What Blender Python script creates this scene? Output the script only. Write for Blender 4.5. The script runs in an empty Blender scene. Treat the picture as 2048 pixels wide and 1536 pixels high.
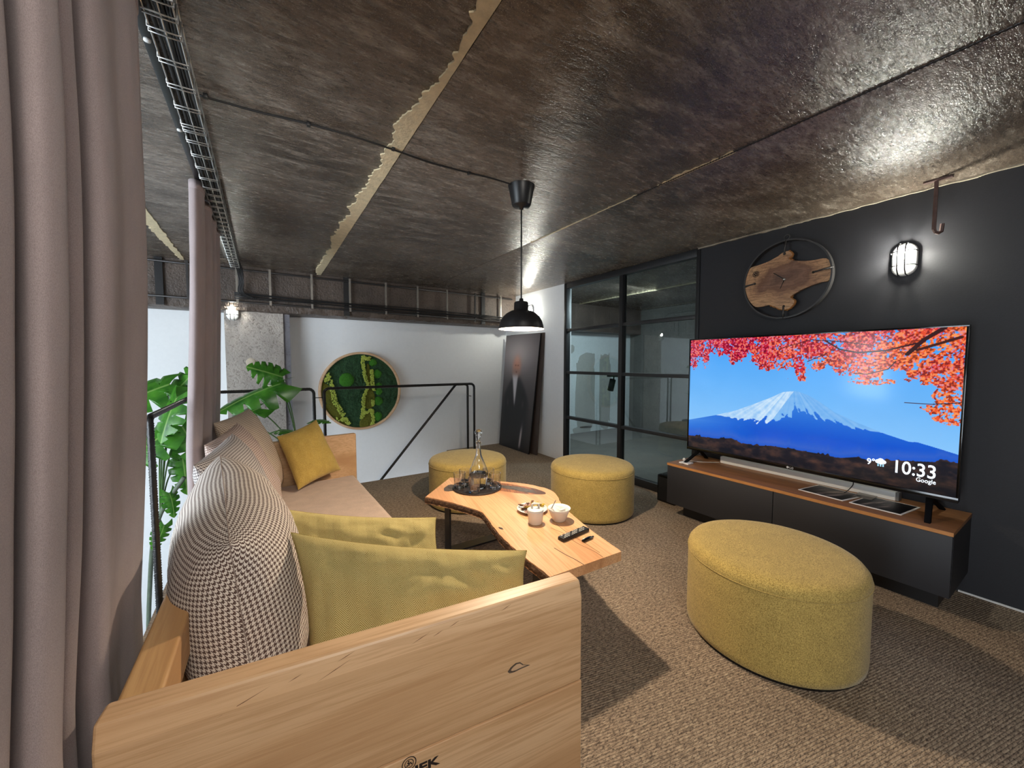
import bpy, bmesh, math, random
import numpy as np
from mathutils import Vector, Matrix, noise as mnoise

random.seed(7)
rng = np.random.default_rng(7)
scene = bpy.context.scene
COL = scene.collection
R = math.radians

# ------------------------------------------------------------------ camera, world, large lights, exposure
cam_data = bpy.data.cameras.new('camera')
cam_data.sensor_fit = 'HORIZONTAL'
cam_data.sensor_width = 36.0
cam_data.lens = 36.0 * 770.0 / 2048.0
cam_data.clip_start = 0.02
cam = bpy.data.objects.new('camera', cam_data)
COL.objects.link(cam)
cam.location = (0, 0, 1.40)
cam.rotation_euler = (R(90 - 3.196), 0, R(-32.80))
scene.camera = cam

vs = scene.view_settings
vs.view_transform = 'Standard'
vs.look = 'None'
vs.gamma = 1.0
vs.use_curve_mapping = False
vs.exposure = 0.15
scene.display_settings.display_device = 'sRGB'
scene.cycles.use_denoising = True
scene.cycles.max_bounces = 7
scene.cycles.diffuse_bounces = 3
scene.cycles.glossy_bounces = 3
scene.cycles.transmission_bounces = 8
scene.cycles.adaptive_threshold = 0.08
scene.cycles.use_light_tree = False
scene.cycles.transparent_max_bounces = 16
scene.cycles.sample_clamp_indirect = 6.0

world = bpy.data.worlds.new('world')
scene.world = world
world.use_nodes = True
world.node_tree.nodes['Background'].inputs[0].default_value = (0.75, 0.86, 1.0, 1)
world.node_tree.nodes['Background'].inputs[1].default_value = 1.0


def area_light(name, loc, target, sx, sy, power, color):
    d = bpy.data.lights.new(name, 'AREA')
    d.shape = 'RECTANGLE'
    d.size, d.size_y = sx, sy
    d.energy = power
    d.color = color
    o = bpy.data.objects.new(name, d)
    COL.objects.link(o)
    o.location = loc
    v = Vector(target) - Vector(loc)
    o.rotation_euler = v.to_track_quat('-Z', 'Y').to_euler()
    return o


# daylight through the tall windows of the double-height side (left wall of the hall)
area_light('daylight_window', (-4.3, 1.4, 0.7), (0.0, 3.6, 0.3), 4.5, 2.6, 420, (0.82, 0.91, 1.0))
# soft fill added for the unseen lighting behind the viewer, no fixture built
area_light('fill_light_behind', (0.15, -1.05, 2.40), (0.2, 0.6, 0.6), 0.7, 0.35, 40, (1.0, 0.94, 0.86))
# area light added to brighten the room seen through the glass
area_light('fill_light_back_room', (4.6, 3.6, 2.40), (4.6, 4.6, 0.8), 0.8, 0.3, 42, (0.86, 0.95, 1.0))


# ------------------------------------------------------------------ helpers
OFF = {}


def setp(o, label=None, cat=None, group=None, kind=None):
    if label: o['label'] = label
    if cat: o['category'] = cat
    if group: o['group'] = group
    if kind: o['kind'] = kind
    return o


def thing(name, loc, label, cat, group=None):
    o = bpy.data.objects.new(name, None)
    COL.objects.link(o)
    o.empty_display_size = 0.05
    o.location = loc
    OFF[o.name] = Vector(loc)
    return setp(o, label, cat, group)


class MB:
    """collects geometry in world coordinates; build() links it as one mesh object"""
    def __init__(s):
        s.v, s.f, s.uv, s.sm = [], [], [], []

    def add(s, verts, faces, uvs=None, smooth=False):
        b = len(s.v)
        s.v += [tuple(p) for p in verts]
        s.f += [tuple(i + b for i in f) for f in faces]
        s.uv += list(uvs) if uvs is not None else [(0, 0)] * len(verts)
        s.sm += [smooth] * len(faces)
        return s

    def box(s, a, b):
        (x0, y0, z0), (x1, y1, z1) = a, b
        v = [(x0, y0, z0), (x1, y0, z0), (x1, y1, z0), (x0, y1, z0), (x0, y0, z1), (x1, y0, z1), (x1, y1, z1), (x0, y1, z1)]
        f = [(3, 2, 1, 0), (4, 5, 6, 7), (0, 1, 5, 4), (1, 2, 6, 5), (2, 3, 7, 6), (3, 0, 4, 7)]
        return s.add(v, f)

    def hexa(s, v):
        f = [(3, 2, 1, 0), (4, 5, 6, 7), (0, 1, 5, 4), (1, 2, 6, 5), (2, 3, 7, 6), (3, 0, 4, 7)]
        return s.add(v, f)

    def prism(s, poly, z0, z1):
        n = len(poly)
        v = [(x, y, z0) for x, y in poly] + [(x, y, z1) for x, y in poly]
        f = [tuple(range(n - 1, -1, -1)), tuple(range(n, 2 * n))]
        f += [(i, (i + 1) % n, n + (i + 1) % n, n + i) for i in range(n)]
        return s.add(v, f)

    def tube(s, pts, r, n=8, cap=True, rib=0.0, step=None, closed=False, smooth=True, pitch=0.012):
        P = [Vector(p) for p in pts]
        if step:
            Q = []
            for a, b in zip(P[:-1], P[1:]):
                k = max(1, int((b - a).length / step))
                Q += [a.lerp(b, i / k) for i in range(k)]
            P = Q + [P[-1]]
        m = len(P)
        T = []
        for i in range(m):
            if closed:
                t = P[(i + 1) % m] - P[i - 1]
            else:
                t = P[min(i + 1, m - 1)] - P[max(i - 1, 0)]
            T.append(t.normalized())
        up = Vector((0, 0, 1)) if abs(T[0].z) < 0.9 else Vector((1, 0, 0))
        nrm = (up - T[0] * up.dot(T[0])).normalized()
        v, f, acc = [], [], 0.0
        for i in range(m):
            if i:
                acc += (P[i] - P[i - 1]).length
                nrm = (nrm - T[i] * nrm.dot(T[i])).normalized()
            bn = T[i].cross(nrm)
            rr = r[i] if isinstance(r, (list, tuple)) else r
            for k in range(n):
                a = 2 * math.pi * k / n
                q = rr
                if rib:
                    q = rr * (1 + (rib if ((acc / pitch + k / n) % 1.0) < 0.45 else -rib * 0.5))
                v.append(P[i] + (nrm * math.cos(a) + bn * math.sin(a)) * q)
        for i in range(m - 1 + (1 if closed else 0)):
            j = (i + 1) % m
            for k in range(n):
                f.append((i * n + k, i * n + (k + 1) % n, j * n + (k + 1) % n, j * n + k))
        if cap and not closed:
            f.append(tuple(range(n - 1, -1, -1)))
            f.append(tuple(range((m - 1) * n, m * n)))
        return s.add(v, f, smooth=smooth)

    def lathe(s, c, prof, n=32, smooth=True, axis='z', flat=None):
        """prof: list of (radius, height); closes poles where radius is 0"""
        v, f, idx = [], [], []
        for (r, h) in prof:
            if r < 1e-6:
                idx.append([len(v)])
                v.append((0, 0, h))
            else:
                idx.append(list(range(len(v), len(v) + n)))
                for k in range(n):
                    a = 2 * math.pi * k / n
                    q = r * (flat(a) if flat else 1)
                    v.append((q * math.cos(a), q * math.sin(a), h))
        for A, B in zip(idx[:-1], idx[1:]):
            for k in range(n):
                k2 = (k + 1) % n
                if len(A) == 1 and len(B) > 1: f.append((A[0], B[k2], B[k]))
                elif len(B) == 1 and len(A) > 1: f.append((A[k], A[k2], B[0]))
                elif len(A) > 1 and len(B) > 1: f.append((A[k], A[k2], B[k2], B[k]))
        c = Vector(c)
        if axis == 'z': v = [Vector(p) + c for p in v]
        elif axis == 'x': v = [Vector((p[2], p[0], p[1])) + c for p in v]
        elif axis == '-x': v = [Vector((-p[2], -p[0], p[1])) + c for p in v]
        elif axis == '-y': v = [Vector((p[0], -p[2], p[1])) + c for p in v]
        return s.add(v, f, smooth=smooth)

    def grid(s, fn, nu, nv, smooth=True, uvs=(1, 1), flip=False):
        v, uv, f = [], [], []
        for j in range(nv + 1):
            for i in range(nu + 1):
                u, w = i / nu, j / nv
                v.append(fn(u, w))
                uv.append((u * uvs[0], w * uvs[1]))
        for j in range(nv):
            for i in range(nu):
                a = j * (nu + 1) + i
                q = (a, a + 1, a + nu + 2, a + nu + 1)
                f.append(q[::-1] if flip else q)
        return s.add(v, f, uv, smooth)

    def build(s, name, mat, parent=None, loc=None, bevel=0.0, kind=None, segs=2, weld=False):
        base = Vector((0, 0, 0))
        if parent is not None: base = OFF[parent.name]
        elif loc is not None: base = Vector(loc)
        me = bpy.data.meshes.new(name)
        me.from_pydata([tuple(Vector(p) - base) for p in s.v], [], s.f)
        me.polygons.foreach_set('use_smooth', s.sm)
        uvl = me.uv_layers.new(name='UVMap')
        li = np.empty(len(me.loops), dtype=np.int32)
        me.loops.foreach_get('vertex_index', li)
        uvl.data.foreach_set('uv', np.array(s.uv, dtype=np.float32)[li].ravel())
        if bevel or weld:
            bm = bmesh.new(); bm.from_mesh(me)
            if weld: bmesh.ops.remove_doubles(bm, verts=bm.verts, dist=1e-5)
            if bevel:
                bmesh.ops.bevel(bm, geom=[e for e in bm.edges if len(e.link_faces) == 2 and e.calc_face_angle(0) > 0.5],
                                offset=bevel, segments=segs, affect='EDGES', profile=0.6)
            bm.to_mesh(me); bm.free()
            if bevel:
                me.polygons.foreach_set('use_smooth', [True] * len(me.polygons))
                me.set_sharp_from_angle(angle=R(38))
        me.validate()
        me.materials.append(mat)
        o = bpy.data.objects.new(name, me)
        COL.objects.link(o)
        if parent is not None:
            o.parent = parent
        elif loc is not None:
            o.location = loc
        OFF[o.name] = base
        if kind: o['kind'] = kind
        return o


def box(name, a, b, mat, parent=None, bevel=0.0, loc=None, kind=None):
    return MB().box(a, b).build(name, mat, parent, loc, bevel, kind)


def copy_tree(o, parent=None):
    c = o.copy()
    COL.objects.link(c)
    c.parent = parent
    OFF[c.name] = OFF[o.name]
    for ch in list(o.children):
        copy_tree(ch, c)
    return c


def catmull(pts, per=6, closed=True):
    n = len(pts); out = []
    rngi = range(n) if closed else range(n - 1)
    for i in rngi:
        if closed: p0, p1, p2, p3 = pts[i - 1], pts[i], pts[(i + 1) % n], pts[(i + 2) % n]
        else: p0, p1, p2, p3 = pts[max(i - 1, 0)], pts[i], pts[i + 1], pts[min(i + 2, n - 1)]
        for k in range(per):
            t = k / per
            out.append(tuple(0.5 * ((2 * b) + (-a + c) * t + (2 * a - 5 * b + 4 * c - d) * t * t + (-a + 3 * b - 3 * c + d) * t ** 3)
                             for a, b, c, d in zip(p0, p1, p2, p3)))
    if not closed: out.append(tuple(pts[-1]))
    return out


def fillet(pts, r, k=6):
    P = [Vector(p) for p in pts]
    out = [P[0]]
    for a, b, c in zip(P[:-2], P[1:-1], P[2:]):
        d1, d2 = (a - b).normalized(), (c - b).normalized()
        ang = d1.angle(d2)
        t = r / math.tan(ang / 2)
        p1, p2 = b + d1 * t, b + d2 * t
        ctr = b + (d1 + d2).normalized() * (r / math.sin(ang / 2))
        for i in range(k + 1):
            q = p1.lerp(p2, i / k) - ctr
            out.append(ctr + q.normalized() * r)
    return out + [P[-1]]


def srgb(r, g, b):
    f = lambda c: ((c / 255) / 12.92 if c / 255 <= 0.04045 else ((c / 255 + 0.055) / 1.055) ** 2.4)
    return (f(r), f(g), f(b), 1.0)


# ------------------------------------------------------------------ materials
class NT:
    def __init__(s, name):
        s.m = bpy.data.materials.new(name)
        s.m.use_nodes = True
        s.t = s.m.node_tree
        s.bsdf = s.t.nodes['Principled BSDF']
        s.out = s.t.nodes['Material Output']

    def n(s, typ, **kw):
        nd = s.t.nodes.new(typ)
        for k, v in kw.items():
            if k.startswith('i_'):
                key = k[2:]
                key = int(key) if key.isdigit() else key.replace('_', ' ')
                s.set(nd.inputs[key], v)
            else:
                setattr(nd, k, v)
        return nd

    def set(s, inp, v):
        if hasattr(v, 'is_linked') or hasattr(v, 'links'): s.t.links.new(v, inp)
        else: inp.default_value = v

    def P(s, **kw):
        for k, v in kw.items():
            s.set(s.bsdf.inputs[k.replace('_', ' ')], v)
        return s

    def math(s, op, a, b=None, c=None):
        nd = s.t.nodes.new('ShaderNodeMath'); nd.operation = op
        s.set(nd.inputs[0], a)
        if b is not None: s.set(nd.inputs[1], b)
        if c is not None: s.set(nd.inputs[2], c)
        return nd.outputs[0]

    def coord(s, which='Object', scale=(1, 1, 1), rot=(0, 0, 0), loc=(0, 0, 0)):
        tc = s.n('ShaderNodeTexCoord')
        mp = s.n('ShaderNodeMapping')
        s.t.links.new(tc.outputs[which], mp.inputs[0])
        mp.inputs['Scale'].default_value = scale
        mp.inputs['Rotation'].default_value = rot
        mp.inputs['Location'].default_value = loc
        return mp.outputs[0]

    def noise(s, vec, scale, detail=3, rough=0.5, dist=0.0):
        nd = s.n('ShaderNodeTexNoise')
        s.t.links.new(vec, nd.inputs['Vector'])
        nd.inputs['Scale'].default_value = scale
        nd.inputs['Detail'].default_value = detail
        nd.inputs['Roughness'].default_value = rough
        nd.inputs['Distortion'].default_value = dist
        return nd.outputs['Fac']

    def ramp(s, fac, stops, interp='LINEAR'):
        nd = s.n('ShaderNodeValToRGB')
        s.t.links.new(fac, nd.inputs[0])
        nd.color_ramp.interpolation = interp
        el = nd.color_ramp.elements
        while len(el) < len(stops): el.new(0.5)
        for e, (p, c) in zip(el, stops):
            e.position = p
            e.color = c if isinstance(c, tuple) else (c, c, c, 1)
        return nd.outputs[0]

    def mix(s, fac, a, b, blend='MIX'):
        nd = s.n('ShaderNodeMix', data_type='RGBA', blend_type=blend)
        s.set(nd.inputs['Factor'], fac)
        s.set(nd.inputs['A'], a); s.set(nd.inputs['B'], b)
        # colour sockets are 6 and 7
        for idx, val in ((6, a), (7, b)):
            s.set(nd.inputs[idx], val)
        return nd.outputs[2]

    def bump(s, h, strength=0.3, dist=0.01):
        nd = s.n('ShaderNodeBump')
        s.t.links.new(h, nd.inputs['Height'])
        nd.inputs['Strength'].default_value = strength
        nd.inputs['Distance'].default_value = dist
        s.t.links.new(nd.outputs[0], s.bsdf.inputs['Normal'])
        return s


def _mix_fix(s, fac, a, b, blend='MIX'):
    nd = s.n('ShaderNodeMix', data_type='RGBA', blend_type=blend)
    s.set(nd.inputs[0], fac)
    s.set(nd.inputs[6], a)
    s.set(nd.inputs[7], b)
    return nd.outputs[2]
NT.mix = _mix_fix


def plain(name, col, rough=0.5, metallic=0.0, bump=0.0, bscale=60, var=0.0, spec=0.5):
    t = NT(name)
    c = t.coord()
    base = col
    if var:
        nz = t.noise(c, bscale * 0.3, 4, 0.6)
        k = t.ramp(nz, [(0.25, (1 - var,) * 3 + (1,)), (0.75, (1 + var,) * 3 + (1,))])
        base = t.mix(1.0, col, k, 'MULTIPLY')
    t.P(Base_Color=base, Roughness=rough, Metallic=metallic)
    t.bsdf.inputs['Specular IOR Level'].default_value = spec
    if bump: t.bump(t.noise(c, bscale, 3), bump, 0.005)
    return t.m


def emit(name, col, strength):
    t = NT(name)
    t.P(Base_Color=(0.8, 0.8, 0.8, 1), Emission_Color=col, Emission_Strength=strength)
    return t.m


M = {}
M['white_wall'] = plain('white_wall_paint', srgb(226, 228, 230), 0.75, bump=0.05, bscale=90, var=0.02)
M['black_wall'] = plain('black_wall_paint', srgb(29, 29, 34), 0.62, bump=0.12, bscale=160, var=0.08)
M['black_metal'] = plain('black_powder_metal', srgb(26, 26, 28), 0.42, 0.0, bump=0.05, bscale=300)
M['foot'] = plain('matt_black_foot', srgb(10, 10, 11), 0.7, spec=0.1)
M['rebar'] = plain('black_rebar_steel', srgb(24, 22, 22), 0.35, 0.3)
M['dark_steel'] = plain('dark_steel', srgb(74, 72, 72), 0.4, 0.6, var=0.15)
M['galv'] = plain('galvanised_wire', srgb(190, 192, 190), 0.35, 0.9)
M['tablesteel'] = plain('raw_black_steel', srgb(62, 62, 64), 0.38, 0.6, var=0.15, bscale=40)
M['cable'] = plain('black_cable', srgb(20, 20, 22), 0.5)
M['black_plastic'] = plain('black_plastic', srgb(22, 22, 24), 0.4)
M['gloss_black'] = plain('gloss_black', srgb(10, 10, 12), 0.12)
M['white_plastic'] = plain('white_plastic', srgb(225, 225, 222), 0.4)
M['ceramic'] = plain('white_ceramic', srgb(238, 234, 228), 0.22)
M['mortar'] = plain('pale_mortar', srgb(202, 186, 152), 0.9, bump=0.6, bscale=70, var=0.2)
M['shade_in'] = plain('white_lamp_inside', srgb(245, 240, 230), 0.5)
M['brown_edge'] = plain('dark_brown_board', srgb(64, 52, 46), 0.6)
M['pot'] = plain('dark_plant_pot', srgb(48, 46, 44), 0.6)
M['ink'] = plain('black_print_ink', srgb(36, 24, 20), 0.7)
M['paper_white'] = plain('white_paper', srgb(232, 230, 226), 0.6)
M['lower_floor'] = plain('lower_floor_grey', srgb(150, 150, 150), 0.6, var=0.05)


def m_ceiling():
    t = NT('varnished_concrete_ceiling')
    c = t.coord()
    big = t.noise(c, 1.1, 5, 0.66, 0.5)
    cs = t.coord(scale=(1.0, 3.4, 1.0), rot=(0, 0, R(-9)))
    streak = t.noise(cs, 3.2, 6, 0.72, 0.5)
    mid = t.noise(cs, 14, 4, 0.7, 0.3)
    fine = t.noise(t.coord(scale=(0.7, 1.7, 1), rot=(0, 0, R(-9))), 62, 3, 0.7)
    grit = t.noise(c, 230, 2, 0.65)
    col = t.ramp(big, [(0.32, srgb(56, 46, 38)), (0.48, srgb(90, 78, 67)), (0.62, srgb(116, 103, 91)), (0.74, srgb(142, 131, 119))])
    col = t.mix(t.ramp(streak, [(0.47, 0.0), (0.66, 0.75)]), col, srgb(152, 142, 130))
    col = t.mix(t.ramp(mid, [(0.34, 0.55), (0.52, 0.0)]), col, srgb(60, 51, 44))
    col = t.mix(t.ramp(fine, [(0.36, 0.6), (0.46, 0.0)]), col, srgb(46, 39, 34))
    col = t.mix(t.ramp(grit, [(0.58, 0.0), (0.70, 0.5)]), col, srgb(168, 156, 142))
    t.P(Base_Color=col, Roughness=t.ramp(mid, [(0.3, 0.14), (0.7, 0.32)]))
    t.bsdf.inputs['Specular IOR Level'].default_value = 0.6
    h = t.math('ADD', t.math('MULTIPLY', fine, 0.9), t.math('ADD', t.math('MULTIPLY', grit, 0.35), t.math('MULTIPLY', mid, 1.6)))
    t.bump(h, 0.85, 0.0036)
    return t.m
M['ceiling'] = m_ceiling()


def m_concrete(name, a, b, d, rough=0.85, bs=0.8, scale=1.0):
    t = NT(name)
    c = t.coord(scale=(scale,) * 3)
    big = t.noise(c, 2.2, 6, 0.6)
    fine = t.noise(c, 45, 4, 0.65)
    col = t.ramp(big, [(0.3, a), (0.7, b)])
    col = t.mix(t.ramp(fine, [(0.30, 0.9), (0.46, 0.0)]), col, d)
    t.P(Base_Color=col, Roughness=rough)
    t.bump(t.math('ADD', fine, t.math('MULTIPLY', big, 0.6)), bs, 0.015)
    return t.m
M['column'] = m_concrete('rough_grey_concrete', srgb(150, 142, 136), srgb(172, 164, 156), srgb(104, 94, 88))
M['beam'] = m_concrete('dark_varnished_beam', srgb(66, 56, 50), srgb(98, 84, 74), srgb(44, 36, 32), rough=0.45, bs=0.6)
M['strip'] = m_concrete('dark_grey_strip', srgb(108, 106, 112), srgb(120, 118, 124), srgb(84, 80, 84), bs=0.3)
M['patchwall'] = m_concrete('plaster_patched_wall', srgb(205, 214, 216), srgb(214, 222, 224), srgb(190, 198, 200), bs=0.1)
M['patch'] = m_concrete('grey_plaster_patch', srgb(158, 160, 156), srgb(172, 174, 168), srgb(146, 146, 142), bs=0.2)
M['backgrey'] = m_concrete('grey_back_room_wall', srgb(96, 94, 90), srgb(112, 110, 104), srgb(80, 76, 72), bs=0.3)


def m_carpet():
    t = NT('ribbed_loop_carpet')
    c = t.coord(rot=(0, 0, R(13)))
    sep = t.n('ShaderNodeSeparateXYZ'); t.t.links.new(c, sep.inputs[0])
    wob = t.noise(c, 9, 2)
    y = t.math('ADD', sep.outputs[1], t.math('MULTIPLY', wob, 0.004))
    rib = t.math('ABSOLUTE', t.math('SINE', t.math('MULTIPLY', y, math.pi / 0.0105)))
    # loops: short dashes along every rib
    ce = t.coord(rot=(0, 0, R(13)), scale=(0.38, 1.0, 1.0))
    loop = t.noise(ce, 210, 2, 0.5)
    dash = t.noise(ce, 95, 3, 0.6)
    blot = t.noise(c, 2.5, 4, 0.6)
    col = t.ramp(dash, [(0.30, srgb(110, 97, 85)), (0.50, srgb(164, 145, 125)), (0.72, srgb(198, 180, 156))])
    col = t.mix(t.ramp(loop, [(0.34, 0.85), (0.48, 0.0)]), col, srgb(70, 62, 56))
    col = t.mix(t.ramp(rib, [(0.0, 0.85), (0.45, 0.0)]), col, srgb(72, 63, 56))
    col = t.mix(t.ramp(blot, [(0.35, 0.22), (0.65, 0.0)]), col, srgb(84, 78, 72))
    t.P(Base_Color=col, Roughness=0.95)
    t.bsdf.inputs['Specular IOR Level'].default_value = 0.1
    t.bump(t.math('ADD', rib, loop), 0.5, 0.004)
    return t.m
M['carpet'] = m_carpet()


def m_wood(name, light, mid, dark, scale=(1, 1, 1), rot=(0, 0, 0), rough=0.45, ring=9.0, bump=0.08, coat=0.0, dist=1.2):
    """grain runs along local X after scale/rot"""
    t = NT(name)
    c = t.coord(scale=scale, rot=rot)
    cg = t.n('ShaderNodeMapping'); t.t.links.new(c, cg.inputs[0]); cg.inputs['Scale'].default_value = (0.10, 1.0, 1.0)
    big = t.noise(cg.outputs[0], ring, 3, 0.5, dist)
    cf = t.n('ShaderNodeMapping'); t.t.links.new(c, cf.inputs[0]); cf.inputs['Scale'].default_value = (0.03, 1.0, 1.0)
    fine = t.noise(cf.outputs[0], 130, 3, 0.6)
    rings = t.math('FRACT', t.math('MULTIPLY', big, 7.0))
    col = t.ramp(big, [(0.32, dark), (0.46, mid), (0.66, light)])
    col = t.mix(t.ramp(rings, [(0.0, 0.35), (0.25, 0.0), (0.9, 0.0), (1.0, 0.35)]), col, dark)
    col = t.mix(t.ramp(fine, [(0.36, 0.65), (0.54, 0.0)]), col, dark)
    t.P(Base_Color=col, Roughness=rough)
    t.bsdf.inputs['Coat Weight'].default_value = coat
    t.bump(fine, bump, 0.004)
    return t.m
M['oak_arm'] = m_wood('sofa_oak_along_arm', srgb(224, 188, 148), srgb(214, 175, 133), srgb(192, 150, 108), rot=(0, 0, R(6.8)), ring=4.5, dist=0.9, bump=0.14)
M['oak_rail'] = m_wood('sofa_oak_along_rail', srgb(216, 176, 124), srgb(206, 164, 112), srgb(182, 138, 90), rot=(0, 0, R(90)), ring=5.0)
M['table_wood'] = m_wood('live_edge_table_wood', srgb(232, 186, 142), srgb(226, 174, 128), srgb(198, 142, 98), rot=(0, 0, R(100)), ring=4.0, rough=0.35)
M['cab_top'] = m_wood('cabinet_oak_top', srgb(150, 104, 62), srgb(136, 92, 54), srgb(104, 68, 40), rot=(0, 0, R(90)), ring=6, rough=0.5)
M['ring_wood'] = m_wood('pale_pine_hoop', srgb(222, 188, 152), srgb(214, 178, 142), srgb(188, 148, 112), ring=6, rough=0.55)


def m_walnut():
    t = NT('clock_walnut_slab')
    c = t.coord(scale=(1, 1.0, 1.6), loc=(0, 0, 0))
    d = t.n('ShaderNodeVectorMath', operation='LENGTH')
    t.t.links.new(c, d.inputs[0])
    nz = t.noise(c, 5, 4, 0.55, 0.6)
    f = t.math('ADD', t.math('MULTIPLY', d.outputs['Value'], 2.6), t.math('MULTIPLY', t.math('SUBTRACT', nz, 0.5), 0.9))
    col = t.ramp(f, [(0.10, srgb(104, 74, 58)), (0.30, srgb(134, 98, 76)), (0.42, srgb(120, 84, 62)), (0.58, srgb(176, 134, 98)), (0.85, srgb(200, 158, 116))])
    fr = t.math('FRACT', t.math('MULTIPLY', f, 9.0))
    col = t.mix(t.ramp(fr, [(0.0, 0.4), (0.2, 0.0), (0.9, 0.0), (1.0, 0.4)]), col, srgb(84, 56, 42))
    gn_ = t.noise(t.coord(scale=(1, 0.12, 1), rot=(R(12), 0, 0)), 90, 4, 0.6)
    col = t.mix(t.ramp(gn_, [(0.36, 0.55), (0.55, 0.0)]), col, srgb(88, 60, 46))
    t.P(Base_Color=col, Roughness=0.4)
    return t.m
M['walnut'] = m_walnut()
M['bark'] = m_concrete('tree_bark', srgb(74, 50, 34), srgb(104, 74, 48), srgb(34, 22, 16), rough=0.9, bs=1.0)
M['burl'] = m_concrete('golden_bark_edge', srgb(150, 96, 48), srgb(186, 128, 66), srgb(60, 36, 22), rough=0.7, bs=0.8, scale=2)
M['resin'] = m_concrete('dark_knot_wood', srgb(66, 46, 36), srgb(98, 88, 78), srgb(36, 26, 22), rough=0.3, bs=0.2, scale=0.6)


def m_fabric(name, a, b, scale=420, bump=0.25, sheen=0.2, stretch=(1, 1, 1)):
    t = NT(name)
    c = t.coord(scale=stretch)
    n1 = t.noise(c, scale, 3, 0.6)
    n2 = t.noise(c, 14, 3, 0.5)
    col = t.ramp(n1, [(0.32, a), (0.62, b)])
    k = t.ramp(n2, [(0.3, (0.93,) * 3 + (1,)), (0.7, (1.05,) * 3 + (1,))])
    col = t.mix(1.0, col, k, 'MULTIPLY')
    t.P(Base_Color=col, Roughness=0.9)
    t.bsdf.inputs['Specular IOR Level'].default_value = 0.15
    t.bsdf.inputs['Sheen Weight'].default_value = sheen
    t.bump(n1, bump, 0.003)
    return t.m
M['mustard'] = m_fabric('mustard_ottoman_fabric', srgb(128, 108, 56), srgb(198, 172, 100), 230)
M['mustard_plain'] = m_fabric('mustard_cushion_linen', srgb(164, 136, 64), srgb(206, 176, 98), 300)
M['seat'] = m_fabric('beige_seat_fabric', srgb(188, 164, 146), srgb(214, 190, 172), 320, bump=0.15)
M['curtain'] = m_fabric('taupe_linen_curtain', srgb(146, 133, 133), srgb(172, 158, 158), 1100, bump=0.2, stretch=(1, 1, 0.4))


def m_hounds(name, dark, light, N):
    t = NT(name)
    tc = t.n('ShaderNodeTexCoord')
    sep = t.n('ShaderNodeSeparateXYZ'); t.t.links.new(tc.outputs['UV'], sep.inputs[0])
    u = t.math('MULTIPLY', sep.outputs[0], N * 4.0)
    v = t.math('MULTIPLY', sep.outputs[1], N * 4.0)
    fu = t.math('MODULO', t.math('FLOOR', u), 4.0)
    fv = t.math('MODULO', t.math('FLOOR', v), 4.0)
    a = t.math('LESS_THAN', fu, 1.5)
    b = t.math('LESS_THAN', fv, 1.5)
    tw = t.math('LESS_THAN', t.math('FRACT', t.math('MULTIPLY', t.math('ADD', u, v), 0.5)), 0.5)
    fac = t.math('ADD', t.math('MULTIPLY', tw, a), t.math('MULTIPLY', t.math('SUBTRACT', 1.0, tw), b))
    nz = t.noise(t.coord('UV'), 300, 2)
    fac = t.math('MULTIPLY', fac, t.math('ADD', 0.75, t.math('MULTIPLY', nz, 0.4)))
    col = t.mix(fac, light, dark)
    t.P(Base_Color=col, Roughness=0.92)
    t.bsdf.inputs['Specular IOR Level'].default_value = 0.1
    t.bump(fac, 0.15, 0.002)
    return t.m
M['hounds'] = m_hounds('houndstooth_brown_white', srgb(84, 62, 56), srgb(224, 216, 206), 74)
M['hounds_grey'] = m_hounds('houndstooth_grey', srgb(84, 76, 78), srgb(206, 200, 196), 74)
M['hounds_pink'] = m_hounds('houndstooth_rose', srgb(128, 100, 92), srgb(222, 206, 196), 74)
M['hounds_cream'] = m_hounds('houndstooth_cream', srgb(150, 124, 104), srgb(228, 214, 196), 74)


def m_herring():
    t = NT('mustard_herringbone')
    tc = t.n('ShaderNodeTexCoord')
    sep = t.n('ShaderNodeSeparateXYZ'); t.t.links.new(tc.outputs['UV'], sep.inputs[0])
    zig = t.math('ABSOLUTE', t.math('SUBTRACT', t.math('FRACT', t.math('MULTIPLY', sep.outputs[0], 15.0)), 0.5))
    s = t.math('FRACT', t.math('ADD', t.math('MULTIPLY', sep.outputs[1], 165.0), t.math('MULTIPLY', zig, 11.0)))
    nz = t.noise(t.coord('UV'), 300, 3, 0.6)
    f = t.math('ADD', s, t.math('MULTIPLY', t.math('SUBTRACT', nz, 0.5), 0.5))
    col = t.ramp(f, [(0.15, srgb(120, 102, 48)), (0.38, srgb(198, 183, 124)), (0.82, srgb(212, 197, 140)), (0.98, srgb(128, 110, 54))])
    t.P(Base_Color=col, Roughness=0.9)
    t.bsdf.inputs['Specular IOR Level'].default_value = 0.1
    t.bump(f, 0.2, 0.002)
    return t.m
M['herring'] = m_herring()


def m_glass(name, tint, ior=1.45):
    t = NT(name)
    t.P(Base_Color=tint, Roughness=0.0, IOR=ior)
    t.bsdf.inputs['Transmission Weight'].default_value = 1.0
    return t.m
M['crystal'] = m_glass('clear_crystal', (1, 1, 1, 1), 1.5)
M['water'] = m_glass('clear_drink', (1, 0.99, 0.97, 1), 1.33)


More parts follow.
